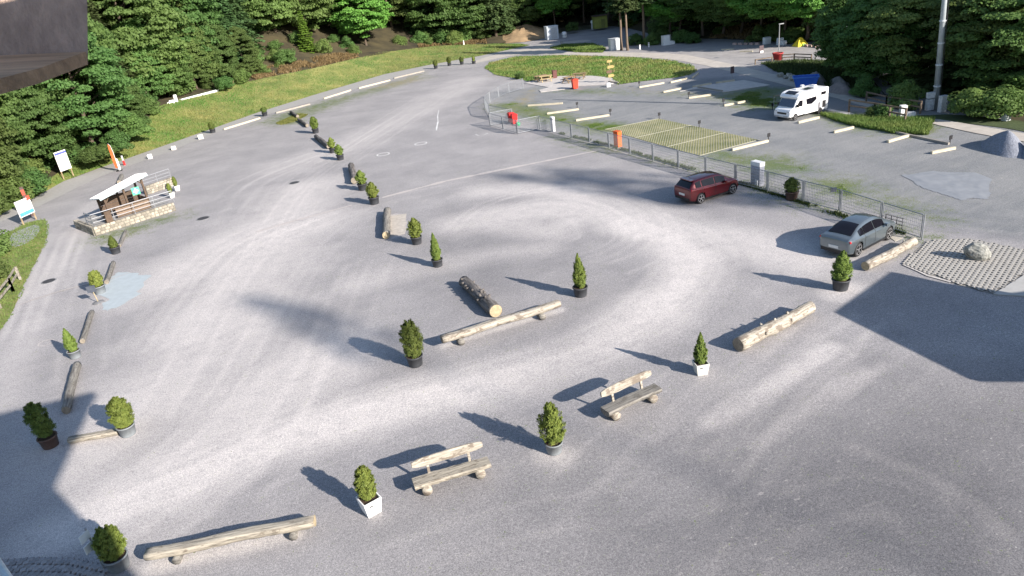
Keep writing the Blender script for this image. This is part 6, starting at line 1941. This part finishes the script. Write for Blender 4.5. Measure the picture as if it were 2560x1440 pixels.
# wooden rails
M_RAILW = mat("rail_timber", (.15, .115, .085), .9, .3, 3)
def rail_fence(pts, hh, label, n=None, z=0, rails=2, M_RAILW=M_RAILW):
    P = [G(*p, z) for p in pts]; t = thing("wooden_railing", label, "railing", tuple(P[0]))
    o0 = P[0]
    for a, b in zip(P[:-1], P[1:]):
        a, b = a - o0, b - o0; L = np.linalg.norm(b - a); k = max(1, round(L / 2.2))
        for i in range(k + 1):
            q = a + (b - a) * i / k; MB().box(q + [0, 0, hh / 2], (.13, .13, hh)).build("post", M_RAILW, t)
        for j in range(rails):
            z_ = hh * (1 - j * .42) - .06; MB().bar(a + [0, -.09, z_], b + [0, -.09, z_], .06, .13).build("rail", M_RAILW, t)
rail_fence([(2122, 281), (2185, 291), (2262, 306)], 1.2, "dark wooden railing with posts in front of the track right of the motorhome")
rail_fence([(2165, 258), (2215, 270), (2300, 284)], 1.1, "rear dark wooden railing on the far side of the track")
rail_fence([(1955, 153), (1985, 151), (2028, 153)], .9, "greenish wooden railing right of the red tub planter")
rail_fence([(1888, 162), (1930, 155)], .7, "short low wooden railing left of the red tub planter", rails=1)
rail_fence([(2, 772), (35, 730), (52, 700)], 1.0, "pale wooden railing at the left edge beside the grass verge", M_RAILW=M_WOODP)
# steel mast with boxes
B = G(2338, 274); t = thing("steel_mast", "tall pale steel mast at the edge of the right-hand trees", "mast", tuple(B), 0)
MB().tube([(0, 0, 0), (-.38, 0, 9), (-.8, 0, 19)], [.26, .21, .15], 14).build("shaft", mat("mast_steel", (.42, .46, .48), .45, .15, 1.5, metal=.4), t, True)
mb = MB(); 
for k in range(5): mb.lathe([(.29 - k * .008, 1.8 * k + 2), (.29 - k * .008, 1.8 * k + 2.1)], 14, (-.042 * (1.8 * k + 2), 0, 0))
mb.build("bands", mat("mast_band", (.55, .58, .6), .5), t)
MB().tube([(.2, -.22, .5), (-.28, -.2, 12)], .035, 6).build("cable_pipe", M_BLACK, t)
for k, (x, z) in enumerate(((-.62, 1.35), (-.62, .78), (-.62, .3))):
    MB().box((x, -.1, z), (.62, .35, .48)).build("junction_box", mat("box_grey", (.52, .54, .55), .5), t)
MB().box((-.62, .1, .6), (.08, .08, 1.6)).build("box_stand", M_POSTG, t)
cabinet((2354, 280), .62, .4, 1.35, "pale grey cabinet at the foot of the steel mast", mat("box_grey", (.52, .54, .55), .5), .2)
cabinet((2514, 302), .55, .4, .85, "small pale cabinet under the trees at right", mat("box_grey", (.52, .54, .55), .5), .2)
c = G(2256, 292); t = thing("concrete_stub", "white L-shaped concrete block at the right end of the railing", "concrete block", tuple(c), -.15)
MB().box((0, 0, .5), (.5, .5, 1.0)).build("upright", M_WHITE, t); MB().box((.6, 0, .18), (.75, .45, .36)).build("foot", M_WHITE, t)
a, b = G(2068, 278), G(2130, 291); c, rz, L = frame_from(a, b); o = MB().box((0, 0, .1), (L, .5, .2)).build("bridge_kerb", M_CONC); o.location = (c[0], c[1], 0); o.rotation_euler = (0, 0, rz)
tag(o, "pale concrete kerb right behind the motorhome's rear wheel", "kerb")
# blue skip
c = G(2013, 219); t = thing("blue_skip", "blue open skip container behind the motorhome roof", "skip", tuple(c), -.35)
mbl = mat("blue_steel", (.03, .12, .50), .5, .12, 2)
def skip_side(V, nm): MB().hull(V).build(nm, mbl, t)
w, d_, hh = 2.6, 1.5, 1.2
V0 = [(-w * .36, -d_ * .42, .05), (w * .36, -d_ * .42, .05), (w * .36, d_ * .42, .05), (-w * .36, d_ * .42, .05)]; V1 = [(-w / 2, -d_ / 2, hh), (w / 2, -d_ / 2, hh), (w / 2, d_ / 2, hh), (-w / 2, d_ / 2, hh)]
for k in range(4):
    k2 = (k + 1) % 4; c4 = np.array([V0[k], V0[k2], V1[k2], V1[k]]); inn = c4 * [.95, .92, 1]; skip_side(list(c4) + list(inn), "side_plate")
MB().prism([(p[0], p[1]) for p in V0], .03, .1).build("floor_plate", mbl, t)
mb = MB()
for k in range(4): mb.bar(V1[k], V1[(k + 1) % 4], .1, .1)
mb.build("rim", mat("light_blue_steel", (.06, .2, .62), .5), t)
MB().box((0, 0, .75), (w * .8, d_ * .8, .1)).build("load", mat("blue_tarp", (.08, .22, .6), .6), t)
# heaps
M_ROCKH = mat("rubble", (.20, .18, .165), .95, .35, 1.5, .7, 4, detail=8)
mound("rubble_heap", [(2000, 195), (2050, 190), (2080, 215), (2030, 222)], 1.2, M_ROCKH, 0, 3, None, "grey rubble heap right behind the blue skip", "heap", "heaps on the shaded bank", .6, 1.1)
mound("rubble_heap", [(2062, 200), (2110, 200), (2140, 228), (2080, 226)], 1.1, M_ROCKH, 0, 4, None, "grey rubble heap right of the first one on the shaded bank", "heap", "heaps on the shaded bank", .6, 1.1)
mound("gravel_heap", [(2056, 222), (2120, 222), (2145, 240), (2080, 236)], 1.0, mat("brown_gravel", (.22, .19, .18), .95, .2, 3, .4, 10), 0, 6, None, "brownish gravel heap beside the track behind the motorhome", "heap", None, .25)
mound("gravel_heap", [(2436, 360), (2500, 342), (2562, 362), (2572, 396), (2500, 394)], 1.3, mat("blue_gravel", (.20, .215, .25), .95, .35, 9, 1.0, 9), 0, 7, None, "pointed blue-grey gravel heap at the right edge", "heap", None, .1, 1.35)
mound("gravel_heap", [(2535, 370), (2620, 362), (2650, 400), (2560, 405)], 1.2, mat("blue_gravel", (.20, .215, .25)), 0, 8, None, "second blue-grey gravel heap cut by the right picture edge", "heap", None, .1, 1.35)
# stones beside the track
def rock_mesh(seed, rough=.25, n=40):
    r = np.random.default_rng(seed); q = r.normal(size=(n, 3)); q /= np.linalg.norm(q, axis=1)[:, None]
    q *= r.uniform(1 - rough, 1 + rough * .3, (n, 1)); m_ = MB().hull(q * .5).mesh("rock"); return m_
M_RK = mat("grey_rock", (.30, .29, .26), .9, .45, 3, .6, 9, col2=(.5, .48, .42))
for k, (px, s_) in enumerate([((1952, 193), .9), ((1963, 197), .7), ((1972, 196), 1.0), ((1982, 202), 1.1), ((1946, 190), .6), ((1990, 206), .8)]):
    o = link("rock", rock_mesh(k), M_RK); o.location = G(*px) + np.array([0, 0, s_ * .3]); o.scale = (s_, s_ * .8, s_ * .75); o.rotation_euler = (0, 0, k)
    tag(o, "grey boulder in the small pile left of the blue skip", "boulder", "boulders left of the blue skip")
# boulder on the pavers
c = G(2441, 648); t = link("boulder", None) if False else None
bm = bmesh.new(); bmesh.ops.create_icosphere(bm, subdivisions=4, radius=.5)
for v in bm.verts:
    p = v.co; n_ = 0
    from mathutils import noise as mn
    n_ = mn.noise(p * 2.3) * .22 + mn.noise(p * 6) * .09 + abs(mn.noise(p * 11)) * .06
    v.co = p * (1 + n_)
    v.co.z = max(v.co.z, -.36)
me_ = bpy.data.meshes.new("boulder"); bm.to_mesh(me_); bm.free()
o = link("boulder", me_, mat("mossy_limestone", (.15, .15, .14), .9, .5, 5, .8, 14, col2=(.42, .42, .38), detail=8)); o.location = c + np.array([0, 0, .4]); o.scale = (1.15, .78, .92); o.rotation_euler = (0, 0, -.6)
tag(o, "rough pale boulder standing on the honeycomb pavers at right", "boulder")
# paper and small flag plate near the grey car
pz = sheet("door_mat", GP([(2222, 592), (2258, 582), (2264, 592), (2238, 604)]), .02, mat("pale_mat", (.40, .37, .31), .9, .15), .4, 0, kind=None, thick=.02)
tag(pz, "pale flat board on the gravel in front of the grey car's wheel", "board")
t = thing("gate_lattice", "small dark iron lattice plate fixed low on the fence at the grey car's bonnet", "lattice", tuple(G(2236, 572)), ori)
mb = MB()
for x in (-.55, -.2, .15, .5): mb.bar((x, -.08, .35), (x, -.08, .75), .03, .03, (1, 0, 0))
for z in (.35, .55, .75): mb.bar((-.6, -.08, z), (.55, -.08, z), .03, .03)
mb.build("bars", M_BLACK, t)
for x in (-.55, .5): MB().bar((x, -.06, 0), (x, -.06, .4), .03, .03, (1, 0, 0)).build("leg", M_BLACK, t)

# ------------------------------------------------------------------ picnic places
M_PIC = mat("picnic_wood", (.23, .16, .09), .9, .3, 3); M_PICP = mat("pale_picnic_wood", (.42, .32, .17), .9, .2)
def picnic(px, rz, label, m):
    c = G(*px); t = thing("picnic_table", label, "picnic table", (c[0], c[1], .06), rz, "picnic tables on the terrace")
    for k in range(4): MB().box((0, -.3 + k * .2, .76), (1.9, .18, .05)).build("top_plank", m, t)
    for s_ in (-1, 1):
        MB().box((0, s_ * .75, .45), (1.9, .28, .06)).build("seat_plank", m, t)
        for x in (-.65, .65): MB().bar((x, s_ * .78, 0), (x, s_ * .2, .74), .08, .1, (1, 0, 0)).build("leg", m, t)
    for x in (-.65, .65): MB().bar((x, -.8, .4), (x, .8, .4), .06, .1).build("cross_bar", m, t)
picnic((1352, 203), .25, "left brown picnic table at the terrace's grass edge", M_PIC); picnic((1365, 204), .1, "second brown picnic table beside the left one on the terrace", M_PICP)
picnic((1424, 207), .5, "picnic table left behind the red bin on the terrace", M_PIC); picnic((1449, 198), -.3, "picnic table right behind the red bin on the terrace", M_PIC)
c = G(1387, 196); t = thing("litter_bin", "brown litter bin at the terrace's back edge between the picnic tables", "bin", (c[0], c[1], .05), .2)
MB().box((0, 0, .5), (.6, .5, 1.0)).build("body", mat("brown_bin", (.12, .045, .04), .7), t); MB().box((0, 0, 1.06), (.7, .6, .1)).build("lid", mat("brown_bin", (.12, .045, .04)), t)
a, b = G(1522, 206), G(1546, 209); c, rz, L = frame_from(a, b); beam((1522, 206), (1546, 209), "dark timber at the foot of the wooden signpost", M_BEAMD)
block((1521, 217), .55, .4, .5, "white stone block at the terrace's front right corner", M_WHITE, 0, .2, "marker_block", 14)

# ================================================================== THE CAMERA'S OWN BUILDING (behind and above the lens)
CY = 1.0 / 0.41287
sh2 = np.array([SUN[0], SUN[1]]) * CY
ex = np.array([-.97, -.24]); ex /= np.linalg.norm(ex); ey = np.array([.24, -.97]); ey /= np.linalg.norm(ey)
corner = G(243, 987)[:2] + sh2 * 17.0
bl = thing("cafe_building", "building the view is taken from, seen only by its dark roof timber at top left", "building", (0, 0, 0))
def quadp(a0, a1, b0, b1): return [tuple(corner + ex * a + ey * b) for a, b in ((a0, b0), (a1, b0), (a1, b1), (a0, b1))]
def ccw(p):
    s = sum(p[i][0] * p[(i + 1) % len(p)][1] - p[(i + 1) % len(p)][0] * p[i][1] for i in range(len(p)))
    return p if s > 0 else p[::-1]
M_RTILE = mat("dark_roof", (.10, .085, .08), .8, .2)
MB().prism(ccw(quadp(0, 22, 0, 16)), 17.0, 17.25).build("roof", M_RTILE, bl)
MB().prism(ccw(quadp(.7, 21, 6, 15.5)), -.05, 17.0).build("wall", mat("render_wall", (.6, .57, .5), .9), bl)
# eave timber hanging into the top left of the view
def ray_pt(x, y, dist):
    d = (x - 1280) / FPX * RIGHT - (y - 720) / FPX * UP + _f
    return np.array([0, 0, CAMH]) + d * dist
q = [ray_pt(-90, -160, 3.0), ray_pt(216, -150, 3.0), ray_pt(220, 160, 3.0), ray_pt(-90, 174, 3.0)]
bk = [np.array([0, 0, CAMH]) + (p - np.array([0, 0, CAMH])) * 1.09 + np.array([-.12, 0, 0]) for p in q]
M_EAVE = mat("brown_eave_timber", (.5, .36, .28), .8, .3, 2.0, .3, 14, stretch=(6, 6, .8), coords='Object', detail=8)
M_EAVE2 = mat("brown_soffit_timber", (.46, .29, .17), .8, .35, 2.0, .3, 14, stretch=(.6, 6, 6), detail=8)
MB().hull(q + bk).build("eave_board", M_EAVE, bl)
lowr = [ray_pt(220, 161, 2.995), ray_pt(-90, 175, 2.995), ray_pt(-90, 262, 2.35), ray_pt(100, 208, 2.65)]
MB().hull([np.array(p) for p in lowr] + [np.array(p) + np.array([0, .02, .05]) for p in lowr]).build("soffit_board", M_EAVE2, bl)
# white ledge at the very bottom left
pA, pB = ray_pt(-30, 1380, 4.0), ray_pt(24, 1462, 3.6)
MB().tube([pA, pB], .03, 12).build("gutter_pipe", mat("pale_gutter", (.5, .58, .62), .4), bl)
# annex to the right, outside the view, whose shadow falls on the gravel
an = thing("annex_building", "side building whose shadow falls on the gravel at right", "building", (0, 0, 0))
zA = 6.0
poly = [G(*p)[:2] + sh2 * zA for p in [(2250, 683), (2110, 785), (2455, 955)]]
far = poly[2] + (poly[2] - poly[1]) * .12
pA2 = [tuple(p) for p in poly]
dd = np.array([.86, -.5]) * 14
pA2 = [tuple(poly[0]), tuple(poly[1]), tuple(poly[2]), tuple(poly[2] + np.array([12, -3])), tuple(G(2520, 742)[:2] + sh2 * zA + np.array([8, 0])), tuple(G(2520, 742)[:2] + sh2 * zA)]
MB().prism(ccw(pA2), zA, zA + .2).build("roof", M_RTILE, an)
cA = np.mean(np.array(pA2), axis=0)
MB().prism(ccw([tuple(cA + (np.array(p) - cA) * .86) for p in pA2]), -.05, zA).build("wall", mat("render_wall", (.6, .57, .5)), an)
# trees outside the view on the right whose shade lies over the right-hand wood
shade = [((64, 50), 19), ((59, 54.5), 16), ((70, 52), 17), ((75, 46), 20)]
for k, (p, hh) in enumerate(shade):
    if project((p[0], p[1], 0))[0] > 2760:
        plant('S' if k % 2 else 'B', (p[0], p[1], -.1), hh, 1.2, "tall tree beyond the right picture edge, seen only by its shade", "trees beyond the right edge")
# unseen hilltop and pines added behind the view: crowns shaped to cast soft shadows on the gravel
hillc = np.array([135.0, -105.0]); HZ = 50.0
V, F = [], []; nseg, nring = 36, 8
for j in range(nring + 1):
    t_ = j / nring; rr = 58 + 75 * t_; z = HZ * (1 - t_) ** 1.25
    V += [(hillc[0] + rr * math.cos(2 * math.pi * k / nseg), hillc[1] + rr * math.sin(2 * math.pi * k / nseg), z - 1.0) for k in range(nseg)]
for j in range(nring):
    for k in range(nseg):
        F.append((j * nseg + k, (j + 1) * nseg + k, (j + 1) * nseg + (k + 1) % nseg, j * nseg + (k + 1) % nseg))
F.append(tuple(range(nseg)))
o = MB().add(V, F).build("forest_hill", M_FOREST, smooth=True); o["kind"] = "structure"  # unseen hill put in to carry the shadow-casting pines
def hill_z(x, y):
    r_ = math.hypot(x - hillc[0], y - hillc[1]); t_ = min(1, max(0, (r_ - 58) / 75)); return HZ * (1 - t_) ** 1.25 - 1
for sp, tpos, hc, rc in [(17.2, -38.0, 7.2, 1.7), (42.4, -41.0, 11.5, 2.1), (45.0, -38.0, 11.0, 2.1), (43.8, -33.0, 9.0, 1.9)]:
    P = np.array([sp * .6927 + tpos * .7192, sp * .7212 - tpos * .6948]); tt = 175.0
    tip_ = np.array([P[0] + SUN[0] * tt, P[1] + SUN[1] * tt, SUN[2] * tt]); zb = hill_z(tip_[0], tip_[1])
    t = thing("shadow_pine", "unseen pine added on the hilltop behind the view to cast a soft shadow", "tree", (tip_[0], tip_[1], zb - .3), sp, "pines on the hilltop behind")
    ht_ = tip_[2] - zb + .3
    MB().tube([(0, 0, 0), (.1, 0, ht_ * .5), (0, 0, ht_ * .97)], [.08, .06, .03], 8).build("trunk", M_BARK, t)
    o = link("crown", SPARSE, None, t); o.location = (0, 0, ht_ - hc); o.scale = (rc / .36, rc / .36, hc)
